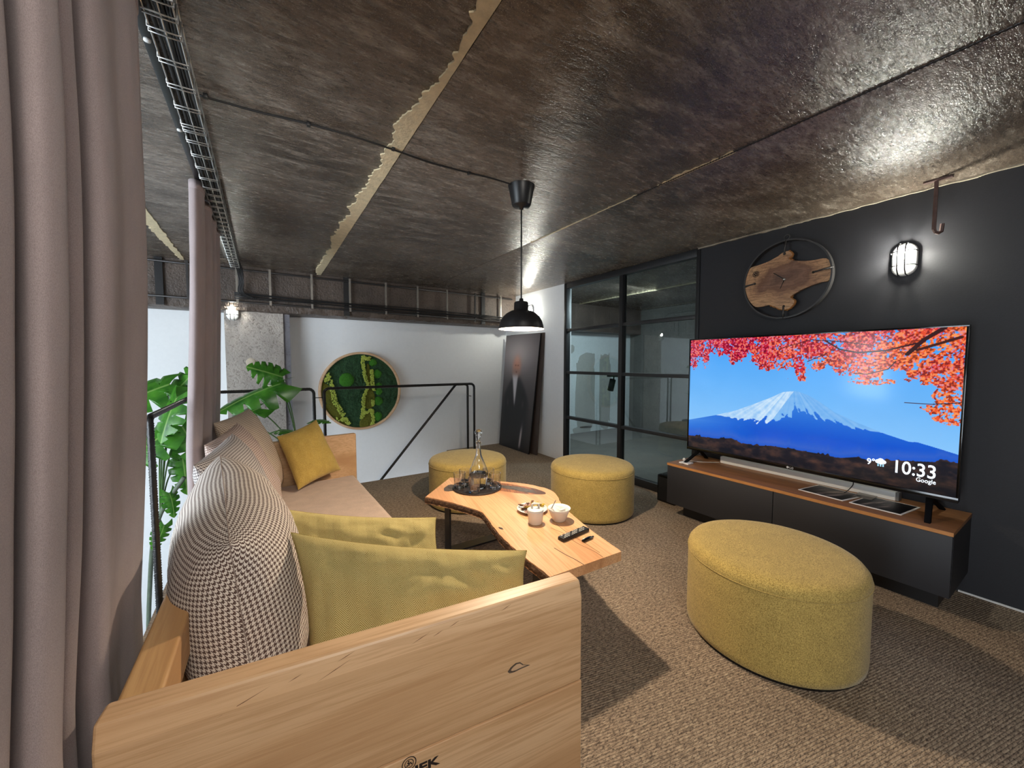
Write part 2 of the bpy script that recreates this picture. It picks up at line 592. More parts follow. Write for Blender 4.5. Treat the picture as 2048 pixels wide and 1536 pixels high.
def m_pane(name, tint, boost):
    t = NT(name)
    tr = t.n('ShaderNodeBsdfTransparent'); tr.inputs[0].default_value = tint
    gl = t.n('ShaderNodeBsdfGlossy'); gl.inputs['Roughness'].default_value = 0.0
    ge = t.n('ShaderNodeNewGeometry')
    dt = t.n('ShaderNodeVectorMath', operation='DOT_PRODUCT')
    t.t.links.new(ge.outputs['Normal'], dt.inputs[0]); t.t.links.new(ge.outputs['Incoming'], dt.inputs[1])
    fz = t.math('POWER', t.math('SUBTRACT', 1.0, t.math('ABSOLUTE', dt.outputs['Value'])), 5.0)
    k = t.math('MINIMUM', t.math('MULTIPLY', t.math('ADD', 0.04, t.math('MULTIPLY', fz, 0.96)), boost), 1.0)
    mx = t.n('ShaderNodeMixShader')
    t.t.links.new(k, mx.inputs[0]); t.t.links.new(tr.outputs[0], mx.inputs[1]); t.t.links.new(gl.outputs[0], mx.inputs[2])
    t.t.links.new(mx.outputs[0], t.out.inputs[0])
    return t.m
M['pane'] = m_pane('partition_glass', (0.80, 0.87, 0.88, 1), 1.5)
M['lamp_glass'] = m_pane('ribbed_lamp_glass', (0.94, 0.97, 0.96, 1), 1.3)


def m_leaf():
    t = NT('monstera_leaf')
    c = t.coord('UV')
    nz = t.noise(c, 5, 3)
    col = t.ramp(nz, [(0.3, srgb(36, 92, 28)), (0.7, srgb(84, 150, 48))])
    sep = t.n('ShaderNodeSeparateXYZ'); t.t.links.new(c, sep.inputs[0])
    rib = t.ramp(t.math('ABSOLUTE', t.math('SUBTRACT', sep.outputs[0], 0.5)), [(0.0, 0.8), (0.03, 0.0)])
    col = t.mix(rib, col, srgb(150, 190, 104))
    t.P(Base_Color=col, Roughness=0.28)
    tl = t.n('ShaderNodeBsdfTranslucent'); t.t.links.new(col, tl.inputs[0])
    mx = t.n('ShaderNodeMixShader'); mx.inputs[0].default_value = 0.3
    t.t.links.new(t.bsdf.outputs[0], mx.inputs[1]); t.t.links.new(tl.outputs[0], mx.inputs[2])
    t.t.links.new(mx.outputs[0], t.out.inputs[0])
    return t.m
M['leaf'] = m_leaf()
M['thin_glass'] = m_pane('thin_cut_glass', (0.985, 0.985, 0.985, 1), 2.4)
M['stem'] = plain('green_stem', srgb(70, 104, 52), 0.5, var=0.2)
M['trunk_stem'] = plain('grey_green_stem', srgb(92, 104, 88), 0.6, var=0.2)


def m_vcol(name, emission=0.0, rough=0.5):
    t = NT(name)
    at = t.n('ShaderNodeAttribute', attribute_name='print')
    if emission:
        t.P(Base_Color=(0.005, 0.005, 0.006, 1), Roughness=rough, Emission_Strength=emission)
        t.bsdf.inputs['Specular IOR Level'].default_value = 0.28
        t.t.links.new(at.outputs['Color'], t.bsdf.inputs['Emission Color'])
    else:
        t.P(Base_Color=at.outputs['Color'], Roughness=rough)
    return t.m


def printed(name, fn_pos, nu, nv, img, mat, parent):
    """flat print: img (nv+1, nu+1, 3) linear colours on a fine grid; row 0 at the top"""
    us = np.linspace(0, 1, nu + 1); vs_ = np.linspace(0, 1, nv + 1)
    U, V = np.meshgrid(us, vs_)
    p = fn_pos(U.ravel(), V.ravel())
    p = p - np.array(OFF[parent.name])
    me = bpy.data.meshes.new(name)
    idx = np.arange((nu + 1) * (nv + 1)).reshape(nv + 1, nu + 1)
    quads = np.stack([idx[1:, :-1], idx[1:, 1:], idx[:-1, 1:], idx[:-1, :-1]], -1).reshape(-1, 4)
    me.vertices.add(len(p)); me.vertices.foreach_set('co', p.astype(np.float32).ravel())
    me.loops.add(quads.size); me.loops.foreach_set('vertex_index', quads.ravel().astype(np.int32))
    me.polygons.add(len(quads))
    me.polygons.foreach_set('loop_start', np.arange(0, quads.size, 4, dtype=np.int32))
    me.polygons.foreach_set('loop_total', np.full(len(quads), 4, dtype=np.int32))
    me.update(calc_edges=True)
    at = me.color_attributes.new('print', 'FLOAT_COLOR', 'POINT')
    rgba = np.concatenate([img.reshape(-1, 3), np.ones((len(p), 1))], 1).astype(np.float32)
    at.data.foreach_set('color', rgba.ravel())
    me.materials.append(mat)
    o = bpy.data.objects.new(name, me)
    COL.objects.link(o); o.parent = parent
    OFF[o.name] = OFF[parent.name]
    return o


def lin(img):
    img = np.clip(img / 255.0, 0, 1)
    return np.where(img <= 0.04045, img / 12.92, ((img + 0.055) / 1.055) ** 2.4)


def text_mesh(name, body, size, mtx, mat, parent, extrude=0.001, bold=0.0, sx=1.0):
    cu = bpy.data.curves.new('tmp', 'FONT')
    cu.body = body; cu.size = size; cu.extrude = extrude; cu.offset = bold
    cu.align_x = 'LEFT'; cu.resolution_u = 4
    tmp = bpy.data.objects.new('tmp', cu)
    COL.objects.link(tmp)
    dg = bpy.context.evaluated_depsgraph_get()
    me = bpy.data.meshes.new_from_object(tmp.evaluated_get(dg))
    bpy.data.objects.remove(tmp); bpy.data.curves.remove(cu)
    me.name = name
    me.transform(Matrix.Diagonal((sx, 1, 1, 1)))
    me.transform(mtx)
    me.transform(Matrix.Translation(-OFF[parent.name]))
    me.materials.clear(); me.materials.append(mat)
    o = bpy.data.objects.new(name, me)
    COL.objects.link(o); o.parent = parent
    OFF[o.name] = OFF[parent.name]
    return o


def frame_mtx(origin, xdir, ydir):
    x = Vector(xdir).normalized(); y = Vector(ydir).normalized(); z = x.cross(y)
    m = Matrix((x, y, z)).transposed().to_4x4()
    m.translation = Vector(origin)
    return m


def fbm(x, y, z=0.0, oct=4):
    return mnoise.fractal(Vector((x, y, z)), 1.0, 2.0, oct)


# ================================================================== THE SETTING
XW, YW, CE = 3.54, 5.68, 2.49
YB, XL, ZL = -3.3, -4.6, -2.9

fl = MB().prism([(-0.56, YB), (XW, YB), (XW, YW), (2.42, YW), (2.42, 4.66), (-0.56, 4.66)], -0.28, 0.0)
fl.build('floor', M['carpet'], kind='structure')
box('floor_lower', (XL, YB, ZL - 0.1), (XW, YW, ZL), M['lower_floor'], kind='structure')
box('floor_back_room', (XW + 0.12, 0.6, -0.2), (6.8, YW, -0.001), M['backgrey'], kind='structure')

# ceiling: precast slabs with mortar joints
ceil = box('ceiling', (XL, YB, CE + 0.13), (6.8, YW + 0.1, CE + 0.2), M['beam'], kind='structure')
joints = [XL, -3.4, -2.05, -0.69, 0.63, 2.075, XW + 0.06, 5.0, 6.8]
for i, (a, b) in enumerate(zip(joints[:-1], joints[1:])):
    dz = [0, 0.004, 0, 0.0, -0.004, 0.0, 0.003, 0][i]
    box('slab', (a + 0.006, YB, CE + dz), (b - 0.006, YW, CE + 0.13), M['ceiling'], ceil, bevel=0.004)


def mortar(x, y0, y1, wl, wr, seed, prob=1.0):
    n = int((y1 - y0) / 0.010)
    L, Rr = [], []
    for i in range(n + 1):
        y = y0 + (y1 - y0) * i / n
        a = wl(y) * (0.85 + 0.35 * fbm(y * 6, seed, 0, 4)) + 0.016 * fbm(y * 28, seed, 3, 4)
        b = wr(y) * (0.8 + 0.5 * fbm(y * 7, seed + 9, 0, 3))
        L.append((x - max(0.002, a), y)); Rr.append((x + max(0.002, b), y))
    v, f = [], []
    for (p, q) in zip(L, Rr):
        v += [(p[0], p[1], CE + 0.02), (p[0] + 0.001, p[1], CE - 0.0062), (q[0] - 0.001, q[1], CE - 0.0062), (q[0], q[1], CE + 0.02)]
    for i in range(n):
        k = i * 4
        for j in range(3): f.append((k + j, k + j + 1, k + j + 5, k + j + 4))
    MB().add(v, f).build('mortar_seam', M['mortar'], ceil)


bell = lambda y, c, w: math.exp(-((y - c) / w) ** 2)
mortar(0.63, 0.55, 5.37, lambda y: 0.034 + 0.040 * bell(y, 1.78, 0.26) + 0.050 * bell(y, 2.5, 0.6) + 0.065 * bell(y, 3.6, 0.8) + 0.03 * bell(y, 1.05, 0.12) + 0.05 * bell(y, 4.9, 0.6), lambda y: 0.004, 2.2)
mortar(-0.69, 3.0, 5.37, lambda y: 0.05 * bell(y, 4.2, 0.9) + 0.01, lambda y: 0.03, 5.1)
mortar(2.075, 1.10, 1.56, lambda y: 0.030 * bell(y, 1.3, 0.25), lambda y: 0.012, 7.3)
mortar(2.075, 1.7, 2.9, lambda y: 0.008, lambda y: 0.010 * bell(y, 2.45, 0.3), 8.8)
mortar(5.0, 1.0, 5.6, lambda y: 0.03, lambda y: 0.02, 11.0)
# exposed reinforcing bar lying in the right-hand joint
MB().tube([(2.072, -0.4, CE - 0.003), (2.072, 1.75, CE - 0.003)], 0.006, 6, rib=0.25, step=0.004, pitch=0.016).build('reinforcing_bar', M['rebar'], ceil)
# crumbling plaster line where the black wall meets the ceiling
mb = MB()
for i in range(230):
    y = -0.3 + i * 0.0108
    h = 0.006 + 0.010 * max(0, fbm(y * 9, 1, 4, 3) + 0.25)
    mb.box((XW - 0.012 - h * 0.7, y, CE - h), (XW, y + 0.0108, CE + 0.01))
mb.build('crumbled_plaster_edge', plain('crumbled_plaster', srgb(150, 140, 124), 0.9, var=0.3), ceil)

# walls
box('wall_right', (XW, YB, -0.2), (XW + 0.12, 2.165, CE + 0.1), M['black_wall'], kind='structure')
wb = box('wall_right_white', (XW, 4.14, -0.2), (XW + 0.12, YW, CE + 0.1), M['white_wall'], kind='structure')
box('wall_far', (XL, YW, ZL), (XW + 0.12, YW + 0.15, CE + 0.1), M['white_wall'], kind='structure')
box('wall_behind', (XL, YB - 0.15, ZL), (6.8, YB, CE + 0.1), M['white_wall'], kind='structure')
wl = MB()
wl.box((XL - 0.15, YB, ZL), (XL, YW, -0.75)).box((XL - 0.15, YB, 2.1), (XL, YW, CE + 0.1))
for a, b in ((YB, -0.9), (0.5, 0.8), (2.2, 2.5), (3.9, YW)):
    wl.box((XL - 0.15, a, -0.75), (XL, b, 2.1))
wl.build('wall_left', M['white_wall'], kind='structure')
for k, (a, b) in enumerate(((-0.9, 0.5), (0.8, 2.2), (2.5, 3.9))):
    wf = MB()
    wf.box((XL - 0.1, a, -0.75), (XL - 0.04, a + 0.05, 2.1)).box((XL - 0.1, b - 0.05, -0.75), (XL - 0.04, b, 2.1))
    wf.box((XL - 0.1, a + 0.05, -0.75), (XL - 0.04, b - 0.05, -0.70)).box((XL - 0.1, a + 0.05, 2.05), (XL - 0.04, b - 0.05, 2.1))
    wn = wf.build('window_%d' % (k + 1), M['black_metal'], kind='structure')
    box('pane', (XL - 0.075, a + 0.05, -0.70), (XL - 0.07, b - 0.05, 2.05), M['lamp_glass'], wn)

# white strip at the foot of the black wall
box('baseboard_right', (XW - 0.006, YB, 0.0), (XW, 0.44, 0.010), M['white_plastic'], kind='structure')

# concrete column and dark grey strip beside it on the far wall
n = 60
cg = MB()
cg.grid(lambda u, v: (-0.36 + 0.575 * u, 5.455 + 0.010 * fbm(u * 3, v * 20, 1, 4), ZL + (2.02 - ZL) * v), 24, 160)
cg.add([(-0.36, 5.46, ZL), (-0.36, YW, ZL), (-0.36, YW, 2.02), (-0.36, 5.46, 2.02)], [(0, 1, 2, 3)])
cg.add([(0.215, 5.46, ZL), (0.215, YW, ZL), (0.215, YW, 2.02), (0.215, 5.46, 2.02)], [(3, 2, 1, 0)])
wc = cg.build('wall_column', M['column'], kind='structure')
MB().lathe((-0.125, 5.462, 1.405), [(0.0, 0.014), (0.040, 0.012), (0.052, 0.004), (0.054, -0.004)], 28, axis='-y').build('plaster_cap', plain('beige_plaster_cap', srgb(178, 166, 150), 0.8, var=0.1), wc)
box('wall_strip_1', (0.215, 5.475, ZL), (0.285, YW, 1.99), M['strip'], kind='structure')

# downstand beam along the far wall, broken lower edge
prof = [(5.38, 2.50), (5.38, 2.35), (5.38, 2.2), (5.38, 2.08), (5.383, 2.03), (5.40, 1.995), (5.47, 1.985), (5.56, 1.985), (YW, 1.985)]
bv, bf = [], []
NX = 420
for i in range(NX + 1):
    x = XL + (XW - XL) * i / NX
    for j, (py, pz) in enumerate(prof):
        w = [0, 0.4, 0.4, 0.6, 1.2, 1.6, 1.0, 0.5, 0][j]
        bv.append((x, py + 0.012 * w * fbm(x * 6, j * 2.0, 2, 4), pz + 0.014 * w * fbm(x * 8, j * 3.0, 7, 4)))
m_ = len(prof)
for i in range(NX):
    for j in range(m_ - 1):
        a = i * m_ + j
        bf.append((a, a + 1, a + m_ + 1, a + m_))
MB().add(bv, bf, smooth=False).build('ceiling_beam', M['beam'], kind='structure')

# room behind the glass
box('wall_back_room_far', (XW + 0.12, YW, -0.2), (6.8, YW + 0.15, CE + 0.1), M['patchwall'], kind='structure')
box('wall_back_room_side', (6.72, 0.6, -0.2), (6.85, YW, CE + 0.1), M['backgrey'], kind='structure')
box('wall_back_room_near', (XW + 0.12, 0.6, -0.2), (6.8, 0.75, CE + 0.1), M['backgrey'], kind='structure')
brb = box('beam_back_room', (XW + 0.12, 5.40, 1.99), (6.72, YW, CE), M['beam'], kind='structure')


def blob_patch(cx, cz, rx, rz, seed, parent):
    pts = []
    for k in range(48):
        a = 2 * math.pi * k / 48
        q = 1 + 0.22 * fbm(math.cos(a) * 1.6 + seed, math.sin(a) * 1.6, seed, 3)
        ex = abs(math.cos(a)) ** 0.32 * math.copysign(1, math.cos(a)); ez = abs(math.sin(a)) ** 0.32 * math.copysign(1, math.sin(a))
        pts.append((cx + rx * q * ex * 0.8, cz + rz * q * ez * 0.85))
    mb = MB()
    n = len(pts)
    mb.add([(x, YW - 0.006, z) for x, z in pts] + [(x, YW, z) for x, z in pts],
           [tuple(range(n))] + [(i, (i + 1) % n, n + (i + 1) % n, n + i) for i in range(n)])
    mb.build('plaster_patch', M['patch'], parent)


brw = bpy.data.objects['wall_back_room_far']
OFF[brw.name] = Vector((0, 0, 0))
for a in ((5.42, 0.80, 0.32, 0.82, 1), (5.95, 0.85, 0.20, 0.88, 2), (4.95, 1.66, 0.18, 0.09, 5), (5.35, 0.05, 0.30, 0.07, 6)):
    blob_patch(*a, brw)

# glazed steel partition
gp = thing('glass_partition', (XW + 0.05, 3.15, 0), 'black steel framed glass partition beside the black wall', 'partition')
x0, x1 = XW - 0.012, XW + 0.06
YP0, YP1, YM = 2.165, 4.14, 3.13
for a, b in ((YP0, YP0 + 0.035), (YP1 - 0.05, YP1)):
    box('frame_post', (x0, a, 0.0), (x1, b, CE - 0.002), M['black_metal'], gp, 0.002)
box('frame_top', (x0, YP0 + 0.035, CE - 0.075), (x1, YP1 - 0.05, CE - 0.002), M['black_metal'], gp, 0.002)
box('frame_bottom', (x0, YP0 + 0.035, 0.0), (x1, YP1 - 0.05, 0.085), M['black_metal'], gp, 0.002)
box('mullion', (x0, YM - 0.026, 0.085), (x1, YM + 0.026, CE - 0.075), M['black_metal'], gp, 0.002)
zs = [0.085, 0.635, 1.262, 1.845, CE - 0.075]
for z in zs[1:-1]:
    for a, b in ((YP0 + 0.035, YM - 0.026), (YM + 0.026, YP1 - 0.05)):
        box('glazing_bar', (x0 + 0.004, a, z - 0.019), (x1, b, z + 0.019), M['black_metal'], gp, 0.002)
for a, b in ((YP0 + 0.035, YM - 0.026), (YM + 0.026, YP1 - 0.05)):
    for za, zb in zip(zs[:-1], zs[1:]):
        za2 = za + (0.019 if za != zs[0] else 0); zb2 = zb - (0.019 if zb != zs[-1] else 0)
        box('pane', (XW + 0.022, a, za2), (XW + 0.028, b, zb2), M['pane'], gp)
# spotlight clamped under a glazing bar, on the far side
sp = thing('spotlight', (XW + 0.12, 3.33, 1.20), 'small black cylinder spotlight seen through the glass partition', 'spotlight')
box('base_plate', (XW + 0.06, 3.26, 1.222), (XW + 0.16, 3.40, 1.240), M['black_plastic'], sp, 0.003)
MB().tube([(XW + 0.11, 3.33, 1.222), (XW + 0.11, 3.33, 1.175)], 0.008, 10).build('stem', M['black_plastic'], sp)
MB().tube([(XW + 0.11, 3.345, 1.19), (XW + 0.11, 3.385, 1.05)], 0.038, 20).build('lamp_body', M['black_plastic'], sp)

# ================================================================== RAILINGS (rebar)
RZ = 1.115


def rebar(name, pts, parent, r=0.0155, rad=0.05):
    p = fillet(pts, rad) if len(pts) > 2 else pts
    return MB().tube(p, r, 8, rib=0.12, step=0.006, pitch=0.014).build(name, M['rebar'], parent)


g_r = 'rebar railing sections around the stairwell'
r1 = thing('rebar_railing', (1.45, 4.63, 0), 'long black rebar railing section in front of the round moss picture', 'railing', g_r)
rebar('top_rail_with_posts', [(0.545, 4.63, 0.0), (0.545, 4.63, RZ), (2.375, 4.63, RZ), (2.375, 4.63, 0.0)], r1)
MB().tube([(0.46, 4.63, 1.02), (0.53, 4.63, 1.02)], 0.005, 6).build('link_bar', M['rebar'], r1)
r2 = thing('rebar_railing', (0.0, 4.63, 0), 'short black rebar railing section behind the monstera leaf', 'railing', g_r)
rebar('top_rail_with_posts', [(-0.46, 4.63, 0.0), (-0.46, 4.63, RZ), (0.445, 4.63, RZ), (0.445, 4.63, 0.0)], r2)
r3 = thing('rebar_railing', (-0.5, 3.6, 0), 'black rebar railing behind the sofa running between the two curtains', 'railing', g_r)
rebar('top_rail_with_posts', [(-0.51, 2.715, 0.0), (-0.51, 2.715, RZ), (-0.51, 4.56, RZ), (-0.51, 4.56, 0.0)], r3, rad=0.03)
r4 = thing('stair_handrail', (2.34, 4.74, 0), 'black rebar stair handrail slanting down below the long railing', 'handrail')
rebar('slanted_rail_with_post', [(0.55, 4.745, -0.72), (2.16, 4.745, RZ - 0.01), (2.335, 4.745, RZ - 0.01), (2.335, 4.745, -0.30)], r4, rad=0.04)
MB().tube([(2.33, 4.63, 0.95), (2.33, 4.74, 0.95)], 0.005, 6).build('link_bar', M['rebar'], r4)

# ================================================================== MOSS PICTURE
ms = thing('moss_picture', (1.137, YW, 1.0), 'round moss picture in a pale wooden hoop on the far white wall', 'wall art')
MX, MZ, MR = 1.137, 1.005, 0.54
MB().lathe((MX, YW, MZ), [(MR - 0.030, 0.0), (MR - 0.030, 0.07), (MR - 0.026, 0.074), (MR - 0.006, 0.074), (MR, 0.070), (MR, 0.0)], 96, axis='-y').build('hoop', M['ring_wood'], ms)


def moss_mat(name, a, b, scale=60):
    t = NT(name)
    c = t.coord()
    nz = t.noise(c, scale, 5, 0.7)
    t.P(Base_Color=t.ramp(nz, [(0.3, a), (0.7, b)]), Roughness=0.95)
    t.bump(nz, 0.9, 0.02)
    return t.m


m_dark = moss_mat('dark_green_moss', srgb(18, 42, 24), srgb(60, 100, 62), 60)
m_olive = moss_mat('olive_moss', srgb(78, 84, 18), srgb(124, 122, 34), 110)
m_lime = moss_mat('lime_reindeer_moss', srgb(158, 180, 56), srgb(216, 226, 112), 90)
m_ball = moss_mat('green_ball_moss', srgb(36, 110, 22), srgb(86, 158, 44), 120)


def disc_pt(rr, a):
    x, z = MX + rr * math.cos(a), MZ + rr * math.sin(a)
    return (x, YW - 0.035 - 0.016 * fbm(x * 14, z * 14, 3, 4) - 0.01 * fbm(x * 45, z * 45, 1, 2), z)


MB().grid(lambda u, v: disc_pt((MR - 0.027) * v + 1e-4, -2 * math.pi * u), 140, 44).build('moss_base', m_dark, ms)


def moss_area(poly, name, mat, y0=0.048):
    pts = catmull(poly, 5)
    cx = sum(p[0] for p in pts) / len(pts); cz = sum(p[1] for p in pts) / len(pts)
    mb = MB()
    n = len(pts); K = 8
    v, f = [], []
    for k in range(K + 1):
        for (x, z) in pts:
            q = k / K
            xx, zz = cx + (x - cx) * q, cz + (z - cz) * q
            d = math.hypot(xx - MX, zz - MZ)
            if d > MR - 0.03: xx, zz = MX + (xx - MX) * (MR - 0.03) / d, MZ + (zz - MZ) * (MR - 0.03) / d
            v.append((xx, YW - (y0 if k < K else 0.03) - 0.008 * fbm(xx * 40, zz * 40, 2, 3), zz))
    for k in range(K):
        for i in range(n):
            j = (i + 1) % n
            f.append((k * n + i, k * n + j, (k + 1) * n + j, (k + 1) * n + i))
    mb.add(v, f, smooth=True).build(name, mat, ms)


moss_area([(0.62, 1.14), (0.74, 1.10), (0.77, 0.98), (0.80, 0.86), (0.86, 0.75), (0.93, 0.60), (0.96, 0.50), (0.85, 0.56), (0.72, 0.70), (0.63, 0.88)], 'moss_patch', m_olive)
moss_area([(1.20, 1.02), (1.30, 1.0), (1.32, 0.86), (1.28, 0.76), (1.19, 0.74), (1.18, 0.85)], 'moss_patch', m_olive)
moss_area([(1.16, 0.68), (1.27, 0.69), (1.27, 0.55), (1.20, 0.48), (1.11, 0.49), (1.11, 0.60)], 'moss_patch', m_olive)
moss_area([(1.21, 1.36), (1.25, 1.36), (1.26, 1.10), (1.22, 1.10)], 'moss_patch', m_olive)


def blob(mb, c, r, n=10, seed=0.0, squash=0.8, amp=0.3):
    prof = [(math.sin(math.pi * k / 6) * r, -math.cos(math.pi * k / 6) * r) for k in range(7)]
    prof[0] = (0, prof[0][1]); prof[-1] = (0, prof[-1][1])
    t = MB().lathe((0, 0, 0), prof, n)
    v = []
    for p in t.v:
        p = Vector(p)
        q = 1 + amp * fbm(p.x / r * 1.1 + seed, p.y / r * 1.1, p.z / r * 1.1 + seed, 2)
        v.append((c[0] + p.x * q, c[1] + p.y * q * squash, c[2] + p.z * q))
    mb.add(v, t.f, smooth=True)


def lime_line(pts, w, per=7):
    line = catmull(pts, 6, closed=False)
    mb = MB()
    for (x, z) in line:
        for _ in range(per):
            xx, zz = x + random.uniform(-w, w), z + random.uniform(-w, w) * 0.8
            d = math.hypot(xx - MX, zz - MZ)
            if d > MR - 0.045: continue
            blob(mb, (xx, YW - 0.055 - random.uniform(0, 0.012), zz), random.uniform(0.007, 0.013), 6, random.random() * 50)
    o = mb.build('lime_moss_band', m_lime, ms)
    o['kind'] = 'stuff'


lime_line([(0.70, 1.26), (0.745, 1.126), (0.769, 1.007), (0.795, 0.888), (0.843, 0.782), (0.899, 0.666), (0.964, 0.539)], 0.028)
lime_line([(0.66, 1.16), (0.70, 1.18), (0.72, 1.22)], 0.03)
lime_line([(1.17, 1.49), (1.158, 1.407), (1.171, 1.301), (1.192, 1.187), (1.218, 1.088), (1.188, 0.99), (1.159, 0.885), (1.153, 0.786), (1.147, 0.705), (1.13, 0.632)], 0.022)
lime_line([(1.19, 1.46), (1.24, 1.45)], 0.026)
lime_line([(1.277, 1.292), (1.279, 1.193), (1.285, 1.085), (1.3, 1.019)], 0.020)
lime_line([(1.17, 0.70), (1.20, 0.70), (1.254, 0.73), (1.277, 0.67), (1.283, 0.561), (1.26, 0.53)], 0.020)
lime_line([(1.285, 0.86), (1.285, 0.80)], 0.016)
lime_line([(0.78, 0.64), (0.81, 0.62)], 0.025)
lime_line([(0.87, 0.62), (0.92, 0.64)], 0.02)
for (x, z, r) in ((0.948, 1.16, 0.098), (1.356, 1.237, 0.062), (1.372, 1.065, 0.052), (1.375, 0.985, 0.050), (1.361, 0.849, 0.066), (1.345, 0.632, 0.068), (1.30, 1.40, 0.055)):
    mb = MB()
    prof = [(r * math.sin(math.pi / 2 * k / 8), 0.028 + r * 0.55 * math.cos(math.pi / 2 * k / 8)) for k in range(9)]
    prof[0] = (0, prof[0][1])
    mb.lathe((x, YW, z), prof, 40, axis='-y')
    mb.v = [(p[0] + 0.006 * fbm(p[0] * 60, p[2] * 60, x), p[1] + 0.006 * fbm(p[0] * 80, p[2] * 80, x, 3), p[2] + 0.006 * fbm(p[2] * 60, p[0] * 60, x)) for p in mb.v]
    mb.build('ball_moss', m_ball, ms)

# ================================================================== CABLE LADDER ON THE BEAM
m_rung = plain('grey_steel_rung', srgb(138, 132, 124), 0.45, 0.6, var=0.2)
cl = thing('cable_ladder', (1.0, 5.36, 2.1), 'dark steel cable ladder running along the beam above the white wall', 'cable tray')
for z in (2.455, 2.105):
    MB().tube([(-3.5, 5.335, z), (3.44, 5.335, z - (0.03 if z > 2.3 else 0.05))], 0.011, 6).build('side_rail', M['dark_steel'], cl)
for x in (-2.0, -1.55, -1.1, -0.65, -0.224, 0.091, 0.523, 0.96, 1.413, 1.854, 2.301, 2.764, 3.222):
    box('rung', (x - 0.011, 5.325, 2.065 - 0.012 * x), (x + 0.011, 5.345, 2.475 - 0.004 * x), M['dark_steel'] if x in (-0.65, 2.764) else m_rung, cl)
for x in (-0.881, 0.922, 2.915):
    box('bracket', (x - 0.032, 5.352, 2.00), (x + 0.032, 5.372, 2.488), M['black_metal'], cl)
cb = thing('cable_bundle', (1.0, 5.33, 2.12), 'bundle of black cables lying along the cable ladder', 'cables')
for k in range(7):
    y, z = 5.318 - 0.006 * (k % 3), 2.118 + 0.011 * k * 0.8
    pts = [(x, y + 0.004 * math.sin(x * 3 + k), z - 0.014 * x + 0.012 * math.sin(x * 2.1 + k * 1.7)) for x in np.linspace(-0.25, 3.4, 40)]
    MB().tube(pts, 0.0055, 5).build('cable', M['cable'], cb)
for k in range(5):
    pts = catmull([(-0.235 + 0.012 * k, 5.0, 2.46), (-0.215 + 0.012 * k, 5.2, 2.42), (-0.20 + 0.01 * k, 5.27, 2.30), (-0.21 + 0.012 * k, 5.29, 2.18), (-0.12 + 0.02 * k, 5.315, 2.125)], 6, closed=False)
    MB().tube(pts, 0.0055, 5).build('cable', M['cable'], cb)

# ================================================================== CEILING CABLE TRAY ALONG THE CURTAINS
ct = thing('cable_tray', (-0.225, 2.9, 2.44), 'galvanised wire cable tray under the ceiling above the curtains', 'cable tray')
for x, z in ((-0.262, 2.425), (-0.19, 2.425), (-0.186, 2.468), (-0.225, 2.425)):
    MB().tube([(x, 0.2, z), (x, 5.2, z)], 0.003, 5).build('long_wire', M['galv'], ct)
rp = [(-0.266, 0, 2.475), (-0.266, 0, 2.420), (-0.186, 0, 2.420), (-0.186, 0, 2.478)]
mbr = MB().tube(rp, 0.0028, 5)
first = None
ys = []
y = 0.35
while y < 5.15:
    ys += [y, y + 0.022]
    y += 0.142 if y < 2.9 else 0.105
for k in (1.572, 1.556, 2.262, 2.246): ys.append(k)
for y in ys:
    if first is None:
        first = mbr.build('rung_wire', M['galv'], ct)
        first.location = (0, y - 0.0, 0)
    else:
        c = first.copy(); COL.objects.link(c); c.parent = ct; c.location = (0, y, 0)
tc_ = thing('cable_bundle', (-0.225, 2.9, 2.44), 'black cables laid inside the ceiling cable tray above the curtains', 'cables')
for k in range(5):
    pts = [(-0.247 + 0.013 * k + 0.004 * math.sin(y * 4 + k), y, 2.434 + 0.004 * (k % 2)) for y in np.linspace(0.2, 5.1, 50)]
    MB().tube(pts, 0.0062, 6).build('cable', M['cable'], tc_)
tk = thing('curtain_track', (-0.285, 2.6, 2.46), 'black curtain track fixed to the ceiling beside the wire tray', 'curtain rail')
box('rail', (-0.300, 0.1, 2.452), (-0.272, 4.9, 2.486), M['black_plastic'], tk, 0.002)
for y in (1.75, 2.33):
    MB().lathe((-0.287, y, 2.449), [(0.0, -0.004), (0.010, -0.003), (0.010, 0.003), (0.0, 0.003)], 12).build('end_roller', M['white_plastic'], tk)

# cable from the tray to the pendant, with clips
pc = thing('ceiling_cable', (0.6, 2.03, CE), 'thin black cable clipped to the ceiling leading to the pendant lamp', 'cable')
pts = catmull([(-0.19, 2.045, 2.478), (0.0, 2.05, 2.483), (0.205, 2.026, 2.483), (0.40, 2.012, 2.479), (0.585, 2.018, 2.476), (0.8, 2.045, 2.480), (1.02, 2.036, 2.482), (1.17, 2.02, 2.480), (1.30, 2.015, 2.476)], 6, closed=False)
MB().tube(pts, 0.0048, 6).build('wire', M['cable'], pc)
for x, y in ((-0.165, 2.045), (0.205, 2.026), (0.585, 2.018), (1.02, 2.036)):
    box('clip', (x - 0.008, y - 0.011, 2.473), (x + 0.008, y + 0.011, 2.489), M['black_plastic'], pc, 0.002)

